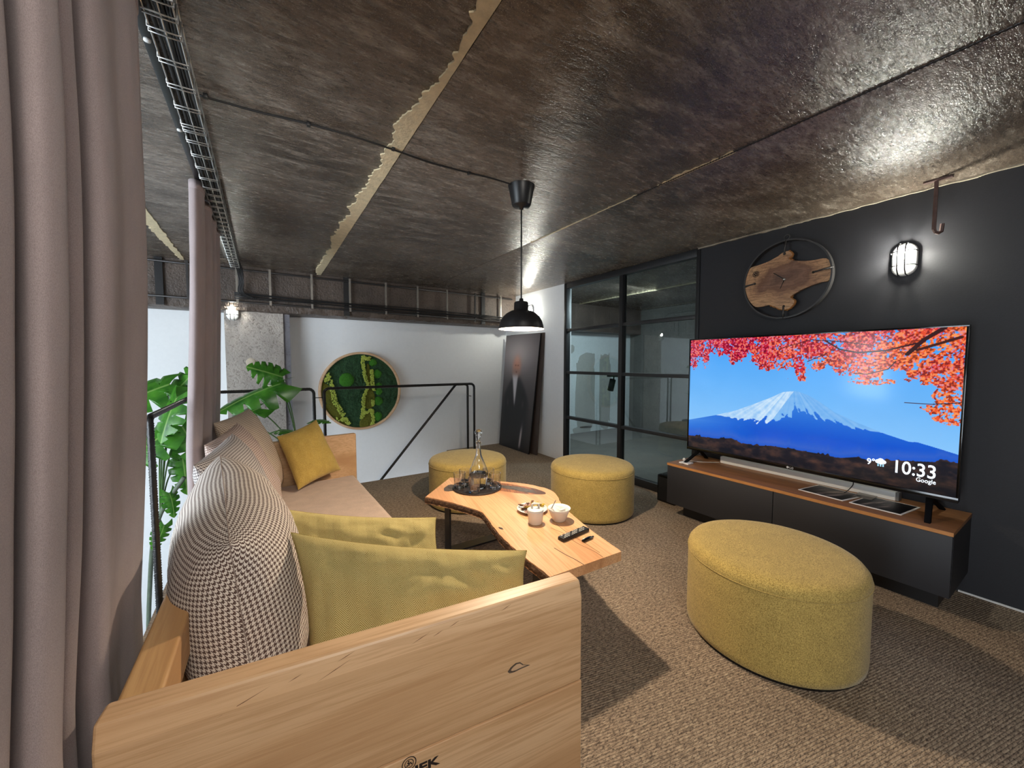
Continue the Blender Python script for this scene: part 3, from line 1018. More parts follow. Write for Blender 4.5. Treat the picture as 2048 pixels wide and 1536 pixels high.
# ================================================================== PENDANT LAMP
PX, PY = 1.371, 2.02
pl = thing('pendant_lamp', (PX, PY, 1.6), 'black dome pendant lamp hanging over the coffee table', 'pendant lamp')
MB().lathe((PX, PY, CE), [(0.0, 0.0), (0.083, 0.0), (0.083, -0.006), (0.076, -0.03), (0.058, -0.118), (0.052, -0.126), (0.016, -0.130), (0.012, -0.145), (0.0, -0.146)][::-1], 40).build('ceiling_rose', M['black_plastic'], pl)
MB().tube([(PX, PY, 2.35), (PX, PY, 1.80)], 0.0045, 8).build('cord', M['cable'], pl)
so = [(0.0, 1.802), (0.012, 1.800), (0.014, 1.785), (0.038, 1.780), (0.044, 1.774), (0.046, 1.728), (0.066, 1.722), (0.092, 1.708), (0.115, 1.686), (0.131, 1.658), (0.139, 1.630), (0.141, 1.616), (0.143, 1.611)]
MB().lathe((PX, PY, 0), so[::-1], 56).build('shade', M['black_metal'], pl)
si = [(0.0, 1.722), (0.046, 1.721), (0.064, 1.716), (0.089, 1.703), (0.112, 1.682), (0.128, 1.655), (0.136, 1.628), (0.1405, 1.6105)]
MB().lathe((PX, PY, 0), si, 56).build('shade_lining', M['shade_in'], pl)
MB().lathe((PX, PY, 0), [(0.0, 1.765), (0.019, 1.765), (0.019, 1.712), (0.0, 1.712)][::-1], 20).build('lamp_socket', M['white_plastic'], pl)
bulb_prof = [(0.0, 1.712), (0.013, 1.711), (0.016, 1.702), (0.026, 1.690), (0.029, 1.676), (0.026, 1.662), (0.016, 1.651), (0.0, 1.647)]
MB().lathe((PX, PY, 0), bulb_prof[::-1], 24).build('bulb', emit('warm_bulb', (1.0, 0.80, 0.58, 1), 3100), pl)


# ================================================================== BULKHEAD LAMPS
def bulkhead(loc, axis, label, strength, sc=1.0):
    """oval caged lamp; axis: '-x' mounted on a wall facing -x, '-y' facing -y"""
    t = thing('bulkhead_lamp', loc, label, 'wall lamp', 'oval bulkhead wall lamps')
    L = Vector(loc)
    if axis == '-x': fx, fy, fz = Vector((0, -1, 0)), Vector((0, 0, 1)), Vector((-1, 0, 0))
    else: fx, fy, fz = Vector((1, 0, 0)), Vector((0, 0, 1)), Vector((0, -1, 0))
    W = lambda a, b, d: L + (fx * a + fy * b + fz * d) * sc

    def oval(a, b, d, n=40):
        out = []
        for k in range(n):
            th = 2 * math.pi * k / n
            x = a * math.cos(th); y = a * math.sin(th)
            y += (b - a) * (1 if math.sin(th) > 0 else -1) if abs(math.sin(th)) > 1e-6 else 0
            out.append((x, y, d))
        return out

    def shell(rings, name, mat, cap=True, par=t):
        n = 40; v, f = [], []
        for r in rings: v += [W(*p) for p in oval(*r)]
        for i in range(len(rings) - 1):
            for k in range(n):
                f.append((i * n + k, i * n + (k + 1) % n, (i + 1) * n + (k + 1) % n, (i + 1) * n + k))
        if cap: f.append(tuple(range((len(rings) - 1) * n, len(rings) * n)))
        return MB().add(v, f, smooth=True).build(name, mat, par)

    shell([(0.060, 0.105, 0.0), (0.060, 0.105, 0.018), (0.052, 0.096, 0.024)], 'housing', M['white_plastic'], True)
    glass = shell([(0.050, 0.094, 0.024), (0.050, 0.094, 0.045), (0.046, 0.088, 0.064), (0.034, 0.074, 0.080), (0.015, 0.05, 0.087)], 'glass_cover', M['lamp_glass'], True)
    for k in range(9):
        z = -0.070 + 0.011 * k
        MB().tube([W(-0.046, z, 0.046), W(-0.03, z, 0.072), W(0, z, 0.082), W(0.03, z, 0.072), W(0.046, z, 0.046)], 0.0016 * sc, 5).build('rib', M['lamp_glass'], glass)
    cage = MB()
    for a in (-0.018, 0.018):
        cage.tube([W(a, -0.104, 0.02), W(a, -0.100, 0.062), W(a, -0.07, 0.090), W(a, 0, 0.097), W(a, 0.07, 0.090), W(a, 0.100, 0.062), W(a, 0.104, 0.02)], 0.0036 * sc, 6)
    for z in (-0.045, 0.045):
        cage.tube([W(-0.062, z, 0.02), W(-0.056, z, 0.062), W(-0.03, z, 0.090), W(0.03, z, 0.090), W(0.056, z, 0.062), W(0.062, z, 0.02)], 0.0036 * sc, 6)
    cage.build('wire_cage', M['black_metal'], t)
    b = MB()
    c = W(0, 0.030, 0.050)
    blobp = [(0.0, -0.032), (0.018, -0.026), (0.026, 0.0), (0.018, 0.026), (0.0, 0.032)]
    b.lathe(c, [(r * sc, h * sc) for r, h in blobp], 16).build('bulb', emit('cool_bulb', (1.0, 0.95, 0.84, 1), strength), t)
    return t


bulkhead((XW, 0.757, 2.068), '-x', 'lit oval caged wall lamp on the black wall right of the wooden clock', 900)
bulkhead((XW, 4.93, 2.185), '-x', 'lit oval caged wall lamp on the white wall behind the pendant shade', 600)
bulkhead((-0.28, 5.452, 1.985), '-y', 'lit caged wall lamp on the concrete column beside the far curtain', 300)

# ================================================================== CEILING HOOK
hk = thing('ceiling_hook', (3.40, 0.61, CE), 'rusty flat steel hook hanging from the ceiling by the black wall', 'hook')
m_rust = plain('rusty_steel', srgb(92, 72, 68), 0.6, 0.4, var=0.25, bscale=80)
box('ceiling_plate', (3.385, 0.545, CE - 0.012), (3.415, 0.665, CE - 0.001), m_rust, hk, 0.002)
mb = MB()
path = [(3.40, 0.61, CE - 0.01), (3.40, 0.61, 2.195), (3.40, 0.603, 2.178), (3.41, 0.592, 2.172), (3.42, 0.583, 2.18), (3.42, 0.580, 2.225)]
mb.tube(path, 0.010, 6, smooth=False)
mb.build('strap', m_rust, hk)

# ================================================================== CLOCK
ck = thing('wall_clock', (3.49, 1.42, 2.06), 'round wall clock, walnut slab inside a black steel ring', 'clock')
CY0, CZ0, CR = 1.424, 2.056, 0.307
MB().lathe((3.54, CY0, CZ0), [(CR, 0.02), (CR, 0.066), (CR - 0.011, 0.066), (CR - 0.011, 0.02), (CR, 0.02)], 96, axis='-x', smooth=False).build('ring', M['dark_steel'], ck)
outl = [(1.69, 2.194), (1.601, 2.209), (1.541, 2.223), (1.479, 2.247), (1.45, 2.266), (1.411, 2.272), (1.389, 2.255), (1.38, 2.233), (1.401, 2.217), (1.387, 2.199), (1.317, 2.175), (1.237, 2.164), (1.162, 2.161), (1.136, 2.113), (1.134, 2.005), (1.193, 1.992), (1.238, 1.981), (1.309, 1.956), (1.365, 1.926), (1.381, 1.91), (1.355, 1.882), (1.359, 1.854), (1.387, 1.824), (1.421, 1.82), (1.452, 1.829), (1.493, 1.853), (1.534, 1.868), (1.599, 1.861), (1.643, 1.872), (1.689, 1.932), (1.714, 2.003), (1.721, 2.057), (1.715, 2.134)]
ol = catmull(outl, 4)
ol2 = []
for (y, z) in ol:
    d = math.hypot(y - CY0, z - CZ0)
    k = min(1, (CR - 0.011) / d)
    ol2.append((CY0 + (y - CY0) * k, CZ0 + (z - CZ0) * k))
mb = MB()
nn = len(ol2)
mb.add([(3.480, y, z) for y, z in ol2] + [(3.505, y, z) for y, z in ol2],
       [tuple(range(nn)), tuple(range(2 * nn - 1, nn - 1, -1))] + [(i, nn + i, nn + (i + 1) % nn, (i + 1) % nn) for i in range(nn)])
mb.build('wood_face', M['walnut'], ck)
# live edge lips
for seg in (range(20, 38), range(72, 104)):
    mb = MB()
    pts = [(3.492, ol2[i][0] + 0.004 * random.uniform(-1, 1), ol2[i][1] + 0.004 * random.uniform(-1, 1)) for i in seg]
    mb.tube(pts, 0.011, 7).build('live_edge', M['burl'], ck)
for (a, b) in (((CY0, CZ0 + CR), (1.432, 2.255)), ((CY0, CZ0 - CR), (1.424, 1.845)), ((CY0 + CR, 2.045), (1.645, 2.058)), ((CY0 - CR, 2.09), (1.235, 2.075))):
    MB().tube([(3.484, a[0], a[1]), (3.474, (a[0] + b[0]) / 2, (a[1] + b[1]) / 2), (3.476, b[0], b[1])], [0.011, 0.007, 0.006], 6).build('hour_spike', M['dark_steel'], ck)
    MB().lathe((3.481, b[0], b[1]), [(0.0, 0.010), (0.008, 0.006), (0.010, 0.0)], 10, axis='-x').build('nail', M['black_metal'], ck)
MB().lathe((3.505, 1.424, 2.385), [(0.018, 0.006), (0.022, 0.012), (0.018, 0.018), (0.012, 0.012), (0.018, 0.006)], 20, axis='-x').build('hanging_ring', M['dark_steel'], ck)
MB().tube([(3.478, 1.425, 2.056), (3.474, 1.503, 2.118)], [0.004, 0.002], 6).build('hour_hand', M['black_metal'], ck)
MB().tube([(3.476, 1.425, 2.056), (3.474, 1.452, 1.985)], [0.003, 0.0015], 6).build('minute_hand', M['black_metal'], ck)
MB().lathe((3.480, 1.425, 2.056), [(0.0, 0.012), (0.008, 0.010), (0.009, 0.0)], 12, axis='-x').build('hub', M['galv'], ck)
em = MB()
for rr in (0.026, 0.020):
    em.lathe((3.480, 1.638, 2.136), [(rr, 0.0), (rr, 0.0012), (rr - 0.0028, 0.0012), (rr - 0.0028, 0.0)], 32, axis='-x')
for k in range(5):
    a = k * 1.256
    em.lathe((3.480, 1.638 + 0.010 * math.cos(a), 2.136 + 0.010 * math.sin(a)), [(0.0, 0.0012), (0.006, 0.0012), (0.006, 0.0)], 10, axis='-x')
em.build('emblem', M['ink'], ck)

# ================================================================== TV CABINET
tvc = thing('tv_cabinet', (3.28, 1.26, 0), 'long low black cabinet with oak top under the television', 'cabinet')
CX0, CYa, CYb, CZT = 3.035, 0.405, 2.125, 0.5
box('carcass', (CX0 + 0.022, CYa + 0.002, 0.135), (XW - 0.004, CYb - 0.002, CZT - 0.022), M['black_wall'], tvc)
box('oak_top', (CX0, CYa, CZT - 0.022), (XW - 0.003, CYb, CZT), M['cab_top'], tvc, 0.002)
MB().box((CX0 - 0.0008, CYa, CZT - 0.0215), (CX0, CYb, CZT - 0.0015)).build('edge_band', plain('light_oak_edge', srgb(176, 122, 68), 0.5, var=0.1), tvc)
for a, b in ((CYa + 0.003, 1.262), (1.266, CYb - 0.003)):
    box('door', (CX0 + 0.003, a, 0.137), (CX0 + 0.021, b, CZT - 0.024), plain('anthracite_door', srgb(33, 34, 39), 0.55, bump=0.05, bscale=200) if a < 1 else bpy.data.materials['anthracite_door'], tvc, 0.0015)
box('plinth', (3.20, 0.47, 0.0), (3.50, 2.06, 0.135), M['black_metal'], tvc)

bx_ = thing('subwoofer', (3.40, 2.30, 0), 'black glossy box standing on the carpet left of the cabinet', 'speaker')
box('cabinet_box', (3.33, 2.24, 0.0), (3.515, 2.44, 0.27), M['gloss_black'], bx_, 0.01)
box('front_grille', (3.325, 2.255, 0.02), (3.331, 2.425, 0.25), M['black_plastic'], bx_, 0.002)

# ================================================================== TELEVISION
tv = thing('television', (3.31, 1.262, CZT), 'large flat television showing a snow capped mountain under red maple leaves', 'television')
TY0, TY1, TZ0, TZ1, TX = 0.430, 2.098, 0.600, 1.612, 3.290
box('body', (TX + 0.004, TY0, TZ0), (TX + 0.045, TY1, TZ1), M['black_plastic'], tv, 0.004)
box('back_bulge', (TX + 0.045, TY0 + 0.3, TZ0 + 0.05), (TX + 0.085, TY1 - 0.3, TZ0 + 0.6), M['black_plastic'], tv, 0.012)
bz = 0.011
SY0, SY1, SZ0, SZ1 = TY0 + bz, TY1 - bz, TZ0 + 0.030, TZ1 - bz
for a, b in (((TX - 0.003, TY0, SZ1), (TX + 0.006, TY1, TZ1)), ((TX - 0.003, TY0, TZ0), (TX + 0.006, TY1, SZ0)), ((TX - 0.003, TY0, SZ0), (TX + 0.006, SY0, SZ1)), ((TX - 0.003, SY1, SZ0), (TX + 0.006, TY1, SZ1))):
    box('bezel', a, b, M['gloss_black'], tv, 0.0015)
# screen picture
NU, NV = 720, 410
gx, gy = np.meshgrid(np.linspace(0, 1, NU + 1), np.linspace(0, 1, NV + 1))


def smooth_noise(fx, fy, seed, octv=4):
    r = np.random.default_rng(seed); tot = 0; amp = 1.0; out = np.zeros_like(gx)
    for o in range(octv):
        nx, ny = int(fx * 2 ** o) + 2, int(fy * 2 ** o) + 2
        g = r.random((ny + 1, nx + 1))
        x = gx * (nx - 1); y = gy * (ny - 1)
        xi, yi = np.floor(x).astype(int), np.floor(y).astype(int)
        fx_, fy_ = x - xi, y - yi
        fx_ = fx_ * fx_ * (3 - 2 * fx_); fy_ = fy_ * fy_ * (3 - 2 * fy_)
        out += amp * ((g[yi, xi] * (1 - fx_) + g[yi, xi + 1] * fx_) * (1 - fy_) + (g[yi + 1, xi] * (1 - fx_) + g[yi + 1, xi + 1] * fx_) * fy_)
        tot += amp; amp *= 0.55
    return out / tot


def lerp3(a, b, k): return np.array(a)[None, None] * (1 - k[..., None]) + np.array(b)[None, None] * k[..., None]


sky = lerp3((70, 160, 246), (134, 196, 250), np.clip(gy / 0.75, 0, 1))
sky = sky + 10 * (smooth_noise(4, 3, 1)[..., None] - 0.5)
img = sky
mt = np.array([(-0.01, 0.755), (0.156, 0.675), (0.253, 0.618), (0.348, 0.54), (0.412, 0.484), (0.46, 0.437), (0.49, 0.428), (0.517, 0.425), (0.557, 0.449), (0.6, 0.492), (0.652, 0.558), (0.725, 0.615), (0.814, 0.673), (0.875, 0.703), (0.902, 0.702), (0.95, 0.722), (1.01, 0.75)])
ridge = np.interp(gx, mt[:, 0], mt[:, 1])
mmask = gy > ridge
depth = np.clip((gy - ridge) / 0.3, 0, 1)
mcol = lerp3((64, 140, 226), (10, 84, 206), np.clip((gy - 0.45) / 0.3, 0, 1))
haze = np.clip(1 - gx / 0.35, 0, 1) * np.clip(1 - np.abs(gy - 0.74) / 0.16, 0, 1)
mcol = mcol * (1 - 0.55 * haze[..., None]) + np.array((120, 180, 240)) * 0.55 * haze[..., None]
# snow gullies fan out from the summit
ang = np.arctan2(gx - 0.50, gy - 0.36 + 1e-6)
gul = np.random.default_rng(3).random(400)
gi = (ang * 38 + 200); g0 = np.floor(gi).astype(int) % 399; gf = gi - np.floor(gi)
gull = gul[g0] * (1 - gf) + gul[g0 + 1] * gf
gull = np.clip(gull * 0.6 + 0.6 * (smooth_noise(60, 40, 17, 3) - 0.3), 0, 1)
snow_line = 0.075 + 0.13 * gull + 0.06 * (gx < 0.5)
snow = (gy - ridge < snow_line * np.clip(1.25 - np.abs(gx - 0.48) / 0.26, 0, 1)) & mmask
shade = np.where(gx < 0.505 - (gy - 0.42) * 0.35, 1.0, 0.45)
scol = lerp3((72, 152, 232), (206, 230, 250), np.clip(shade * (0.5 + 0.7 * gull), 0, 1))
mcol = np.where(snow[..., None], scol, mcol)
img = np.where(mmask[..., None], mcol, img)
gr = np.array([(-0.01, 0.90), (0.16, 0.887), (0.236, 0.862), (0.308, 0.905), (0.419, 0.872), (0.526, 0.872), (0.608, 0.872), (0.674, 0.88), (0.73, 0.853), (0.775, 0.862), (0.858, 0.831), (1.01, 0.79)])
gline = np.interp(gx, gr[:, 0], gr[:, 1]) - 0.035 * np.clip(smooth_noise(60, 2, 8, 2) - 0.55, 0, 1) * 2
gmask = gy > gline
gn = smooth_noise(30, 30, 5, 4)
gcol = lerp3((24, 26, 36), (92, 62, 52), np.clip((gn - 0.35) * 1.6, 0, 1))
gcol = gcol * np.clip(1.1 - (gy - gline) * 2.2, 0.35, 1)[..., None]
img = np.where(gmask[..., None], gcol, img)
hz = np.clip(1 - np.abs(gy - gline + 0.03) / 0.05, 0, 1) * (~gmask) * mmask
img = img * (1 - 0.4 * hz[..., None]) + np.array((96, 110, 190)) * 0.4 * hz[..., None]
# maple leaves
le = np.array([(0, 0.225), (0.016, 0.222), (0.08, 0.22), (0.10, 0.20), (0.118, 0.10), (0.16, 0.13), (0.201, 0.176), (0.274, 0.19), (0.30, 0.12), (0.33, 0.20), (0.369, 0.262), (0.456, 0.282), (0.50, 0.27), (0.53, 0.34), (0.55, 0.28), (0.62, 0.234), (0.646, 0.276), (0.741, 0.312), (0.79, 0.33), (0.815, 0.22), (0.836, 0.22), (0.869, 0.295), (0.929, 0.31), (0.95, 0.36), (1.0, 0.36)])
edge = np.interp(gx, le[:, 0], le[:, 1])
ln = smooth_noise(34, 20, 21, 4); lf = smooth_noise(150, 84, 22, 2)
leaf = (gy < edge + 0.16 * (ln - 0.5) + 0.05 * (lf - 0.5)) & (ln * 0.55 + lf * 0.45 > 0.33 + 0.08 * (gy / np.maximum(edge, 0.05)))
clump2 = (((gx - 1.0) / 0.105) ** 2 + ((gy - 0.50) / 0.085) ** 2 < 0.75 + 0.9 * (ln - 0.5)) & (lf > 0.40)
clump3 = (((gx - 0.97) / 0.05) ** 2 + ((gy - 0.40) / 0.05) ** 2 < 0.8 + 0.9 * (ln - 0.5)) & (lf > 0.45)
clump4 = (((gx - 0.76) / 0.08) ** 2 + ((gy - 0.33) / 0.03) ** 2 < 0.8 + 0.9 * (ln - 0.5)) & (lf > 0.45)
lmask = leaf | clump2 | clump3 | clump4
tone = smooth_noise(14, 8, 33, 3); fine = smooth_noise(170, 96, 34, 2)
warm = np.clip(gx * 1.15 - 0.25 + (tone - 0.5) * 1.1, 0, 1)
lcol = lerp3((206, 22, 58), (240, 104, 40), warm)
lcol = np.where((fine > 0.60)[..., None], lcol * 0.45 + np.array((255, 196, 130)) * 0.55, lcol)
lcol = np.where((fine < 0.40)[..., None], lcol * 0.55 + np.array((60, 4, 60)) * 0.2, lcol)
lcol = np.where(((lf < 0.44) & (fine > 0.5))[..., None], lcol * 0.6 + np.array((190, 120, 220)) * 0.4, lcol)
img = np.where(lmask[..., None], lcol, img)


def stroke(pts, w, col):
    global img
    for (x0_, y0_), (x1_, y1_) in zip(pts[:-1], pts[1:]):
        dx, dy = (x1_ - x0_) * 1.72, y1_ - y0_
        px, py = (gx - x0_) * 1.72, gy - y0_
        k = np.clip((px * dx + py * dy) / (dx * dx + dy * dy + 1e-9), 0, 1)
        d = np.hypot(px - k * dx, py - k * dy)
        img = np.where((d < w)[..., None], np.array(col), img)


stroke([(0.95, 0.0), (0.90, 0.07), (0.86, 0.155)], 0.011, (54, 28, 30))
stroke([(0.99, 0.06), (0.93, 0.10), (0.885, 0.13)], 0.008, (70, 34, 32))
stroke([(0.90, 0.08), (0.80, 0.13), (0.72, 0.14), (0.66, 0.115), (0.61, 0.05)], 0.005, (58, 26, 34))
stroke([(0.75, 0.09), (0.66, 0.06), (0.56, 0.04), (0.44, 0.10)], 0.003, (70, 26, 40))
stroke([(0.83, 0.20), (0.81, 0.25), (0.75, 0.285), (0.71, 0.28)], 0.003, (60, 30, 40))
stroke([(0.86, 0.46), (0.93, 0.46), (1.0, 0.44)], 0.003, (70, 40, 50))
stroke([(0.62, 0.14), (0.55, 0.20)], 0.0025, (70, 30, 40))
# leaf reflections of the snow on the mountain flank
img = np.clip(img, 0, 255)
m_scr = m_vcol('television_picture', 0.92, 0.12)
m_scr.cycles.emission_sampling = 'NONE'
printed('screen', lambda u, v: np.stack([np.full_like(u, TX + 0.0035), SY1 + (SY0 - SY1) * u, SZ1 + (SZ0 - SZ1) * v], -1), NU, NV, lin(img), m_scr, tv)
m_txt = emit('screen_white_text', (0.72, 0.86, 1.0, 1), 0.95)
m_txt2 = emit('screen_cyan', (0.05, 0.55, 0.85, 1), 0.8)
m_txt.cycles.emission_sampling = 'NONE'
m_txt2.cycles.emission_sampling = 'NONE'
XT = TX + 0.0025
tm = lambda y, z: frame_mtx((XT, y, z), (0, -1, 0), (0, 0, 1))
text_mesh('clock_text', '10:33', 0.112, tm(0.712, 0.716), m_txt, tv, 0.0003, 0.0012, 0.78)
text_mesh('temperature_text', '9\u00b0', 0.055, tm(0.832, 0.740), m_txt, tv, 0.0003, 0.001, 0.85)
text_mesh('source_text', 'Google', 0.036, tm(0.604, 0.684), m_txt, tv, 0.0003, 0.0004, 0.78)
mb = MB()
for (dy, dz, r) in ((0.0, 0.0, 0.013), (0.014, 0.006, 0.016), (0.028, 0.0, 0.012), (0.014, -0.004, 0.013)):
    mb.lathe((XT, 0.778 - dy, 0.768 + dz), [(0.0, 0.0006 + dy * 0.001), (r, 0.0006 + dy * 0.001)], 20, axis='-x', smooth=False)
mb.build('cloud_icon', m_txt, tv)
mb = MB()
for k in range(3):
    for j in range(2):
        mb.lathe((XT, 0.776 - 0.012 * k, 0.750 - 0.009 * j), [(0.0, 0.0005), (0.0042, 0.0005)], 10, axis='-x', smooth=False)
mb.build('rain_icon', m_txt2, tv)
m_lg = plain('logo_silver', srgb(205, 208, 212), 0.3)
lgx = TX - 0.0032
MB().lathe((lgx, 1.277, 0.6145), [(0.0, 0.0006), (0.0085, 0.0006), (0.0085, 0.0)], 20, axis='-x').build('logo_disc', m_lg, tv)
text_mesh('logo_text', 'LG', 0.021, frame_mtx((lgx, 1.265, 0.607), (0, -1, 0), (0, 0, 1)), m_lg, tv, 0.0004, 0.0004)
for y, s in ((1.985, 1), (0.545, -1)):
    mb = MB()
    mb.hexa([(3.10, y - 0.012 + 0.03 * s, CZT), (3.13, y - 0.012 + 0.03 * s, CZT), (3.13, y + 0.012 + 0.03 * s, CZT), (3.10, y + 0.012 + 0.03 * s, CZT),
             (TX + 0.010, y - 0.014, TZ0 + 0.004), (TX + 0.034, y - 0.014, TZ0 + 0.004), (TX + 0.034, y + 0.014, TZ0 + 0.004), (TX + 0.010, y + 0.014, TZ0 + 0.004)])
    mb.hexa([(3.46, y - 0.012 + 0.03 * s, CZT), (3.49, y - 0.012 + 0.03 * s, CZT), (3.49, y + 0.012 + 0.03 * s, CZT), (3.46, y + 0.012 + 0.03 * s, CZT),
             (TX + 0.012, y - 0.014, TZ0 + 0.004), (TX + 0.036, y - 0.014, TZ0 + 0.004), (TX + 0.036, y + 0.014, TZ0 + 0.004), (TX + 0.012, y + 0.014, TZ0 + 0.004)])
    mb.build('stand_foot', M['foot'], tv)

# things on the cabinet
sb = thing('soundbar', (3.40, 1.30, CZT), 'long white soundbar lying on the cabinet behind the television', 'soundbar')
box('bar', (3.425, 0.715, CZT), (3.500, 1.86, CZT + 0.058), M['white_plastic'], sb, 0.006)
box('end_cap', (3.427, 0.700, CZT + 0.002), (3.498, 0.7155, CZT + 0.056), plain('grey_plastic', srgb(120, 120, 118), 0.5), sb, 0.003)
MB().tube(catmull([(3.30, 0.91, 0.63), (3.335, 0.905, 0.58), (3.345, 0.93, 0.53), (3.33, 0.95, 0.505)], 6, closed=False), 0.003, 6).build('power_cable', M['cable'], sb)
gd = thing('white_adapter', (3.14, 2.02, CZT), 'small flat white device on the left end of the cabinet', 'gadget')
box('case', (3.105, 1.965, CZT), (3.185, 2.055, CZT + 0.012), M['white_plastic'], gd, 0.004)
MB().tube(catmull([(3.175, 2.0, CZT + 0.007), (3.24, 2.04, CZT + 0.004), (3.30, 1.95, CZT + 0.004), (3.418, 1.86, CZT + 0.004)], 6, closed=False), 0.002, 5).build('cable', M['white_plastic'], gd)
bl = thing('white_ball_cap', (3.22, 2.075, CZT), 'tiny white ball standing behind the flat white device', 'ball')
mb = MB(); blob(mb, (3.22, 2.078, CZT + 0.013), 0.0135, 14, 0, 1.0, 0.0); mb.build('ball', M['white_plastic'], bl)


def leaflet(corners, label, seed):
    c = [Vector((x, y, CZT + 0.004)) for x, y in corners]
    t = thing('leaflet', c[0], label, 'leaflet', 'printed leaflets on the cabinet')
    lo = [p - Vector((0, 0, 0.004)) for p in c]
    MB().hexa(lo + c).build('paper', M['paper_white'], t)
    q = sum(c, Vector()) / 4
    ci = [q + (p - q) * 0.93 + Vector((0, 0, 0.0006)) for p in c]
    r = np.random.default_rng(seed)
    u, v = np.meshgrid(np.linspace(0, 1, 61), np.linspace(0, 1, 41))
    h = np.zeros_like(u)
    for k in range(26):
        cx, cy, w, hh = r.random(), 0.25 + 0.5 * r.random(), 0.1 + 0.15 * r.random(), 0.02 + 0.05 * r.random()
        h += np.exp(-((u - cx) / w) ** 2 - ((v - cy - 0.2 * (u - 0.5)) / hh) ** 2) * r.random()
    im = np.array((22, 20, 20))[None, None] + np.clip(h, 0, 1.4)[..., None] * np.array((92, 84, 78))[None, None]
    A, B, C_, D = [np.array(p) for p in ci]
    pos = lambda a, b: (A[None] * ((1 - a) * (1 - b))[:, None] + B[None] * (a * (1 - b))[:, None] + C_[None] * (a * b)[:, None] + D[None] * ((1 - a) * b)[:, None])
    o = printed('picture', pos, 60, 40, lin(im), m_print, t)
    return t


m_print = m_vcol('dark_photo_print', 0.0, 0.35)
leaflet([(3.375, 0.850), (3.135, 0.900), (3.155, 1.155), (3.40, 1.120)], 'dark printed leaflet lying further left on the cabinet top', 4)
leaflet([(3.395, 0.595), (3.130, 0.625), (3.135, 0.868), (3.40, 0.838)], 'dark printed leaflet lying nearer the television right foot', 5)
cd = thing('grey_card', (3.38, 0.84, CZT + 0.006), 'small grey card lying across the corner of the right leaflet', 'card')
MB().hexa([(3.30, 0.80, CZT + 0.0052), (3.30, 0.895, CZT + 0.0052), (3.42, 0.895, CZT + 0.006), (3.42, 0.80, CZT + 0.006), (3.30, 0.80, CZT + 0.0072), (3.30, 0.895, CZT + 0.0072), (3.42, 0.895, CZT + 0.008), (3.42, 0.80, CZT + 0.008)]).build('card', plain('grey_card_paper', srgb(120, 116, 112), 0.5), cd)
box('window', (3.32, 0.86, CZT + 0.0075), (3.34, 0.885, CZT + 0.0085), M['black_plastic'], cd)

# ================================================================== PORTRAIT PANELS
po = thing('portrait_canvas', (3.42, 5.15, 0), 'tall dark portrait print of a man in a black suit leaning on the white wall', 'picture')
A0, A1 = Vector((3.350, 5.60, 0.003)), Vector((3.350, 4.735, 0.003))
T0, T1 = Vector((3.487, 5.585, 1.855)), Vector((3.487, 4.625, 1.835))
nrm = (A1 - A0).cross(T0 - A0).normalized()
if nrm.x > 0: nrm = -nrm
th = 0.022
MB().hexa([A0, A1, A1 - nrm * th, A0 - nrm * th, T0, T1, T1 - nrm * th, T0 - nrm * th]).build('board', M['black_plastic'], po)
pu, pv = np.meshgrid(np.linspace(0, 1, 121), np.linspace(0, 1, 261))
g = lambda x, y, sx, sy: np.exp(-((pu - x) / sx) ** 2 - ((pv - y) / sy) ** 2)
pim = np.array((88, 82, 84))[None, None] + g(0.42, 0.17, 0.50, 0.17)[..., None] * np.array((96, 90, 88)) + np.zeros(pu.shape + (3,))
pim = pim * (1 - 0.45 * np.clip((pv - 0.35) / 0.5, 0, 1))[..., None]
sig = lambda x: 1 / (1 + np.exp(-x))
suit = sig((pv - 0.355 - 0.9 * np.abs(pu - 0.43) ** 1.6) / 0.012) * sig((0.40 - np.abs(pu - 0.45)) / 0.03)
pim = pim * (1 - suit[..., None]) + np.array((34, 35, 40)) * suit[..., None]
face = sig((1 - ((pu - 0.41) / 0.115) ** 2 - ((pv - 0.275) / 0.083) ** 2) * 2.2)
pim = pim * (1 - face[..., None]) + (np.array((204, 140, 114)) + (g(0.41, 0.20, 0.1, 0.05)[..., None] * np.array((20, 20, 22)))) * face[..., None]
beard = sig((1 - ((pu - 0.40) / 0.10) ** 2 - ((pv - 0.335) / 0.04) ** 2) * 2.0) * 0.75
pim = pim * (1 - beard[..., None]) + np.array((150, 120, 112)) * beard[..., None]
for (ex, ey) in ((0.375, 0.268), (0.45, 0.268), (0.41, 0.325)):
    e = g(ex, ey, 0.022, 0.007)
    pim = pim * (1 - 0.55 * e[..., None]) + np.array((80, 44, 38)) * 0.55 * e[..., None]
nose = g(0.412, 0.295, 0.012, 0.016)
pim = pim * (1 - 0.25 * nose[..., None]) + np.array((226, 160, 130)) * 0.25 * nose[..., None]
wsh = np.clip(0.085 - (pv - 0.36) * 0.30, 0.0, 0.2)
shirt = sig((wsh - np.abs(pu - 0.385 - (pv - 0.36) * 0.14)) / 0.008) * sig((pv - 0.355) / 0.008) * sig((0.615 - pv) / 0.01)
pim = pim * (1 - shirt[..., None]) + np.array((206, 202, 208)) * shirt[..., None]
leg = sig((0.028 - np.abs(pu - 0.70 - (0.90 - pv) * 0.16)) / 0.006) * sig((pv - 0.80) / 0.02) * sig((0.97 - pv) / 0.01)
pim = pim * (1 - leg[..., None]) + np.array((176, 166, 168)) * leg[..., None]
hand = g(0.20, 0.60, 0.03, 0.03) + g(0.68, 0.60, 0.03, 0.03)
pim = pim + hand[..., None] * np.array((30, 22, 18))


def ppos(u, v):
    a, b, c, d = [np.array(p + nrm * 0.0012) for p in (T0, T1, A0, A1)]
    return a[None] * ((1 - u) * (1 - v))[:, None] + b[None] * (u * (1 - v))[:, None] + c[None] * ((1 - u) * v)[:, None] + d[None] * (u * v)[:, None]


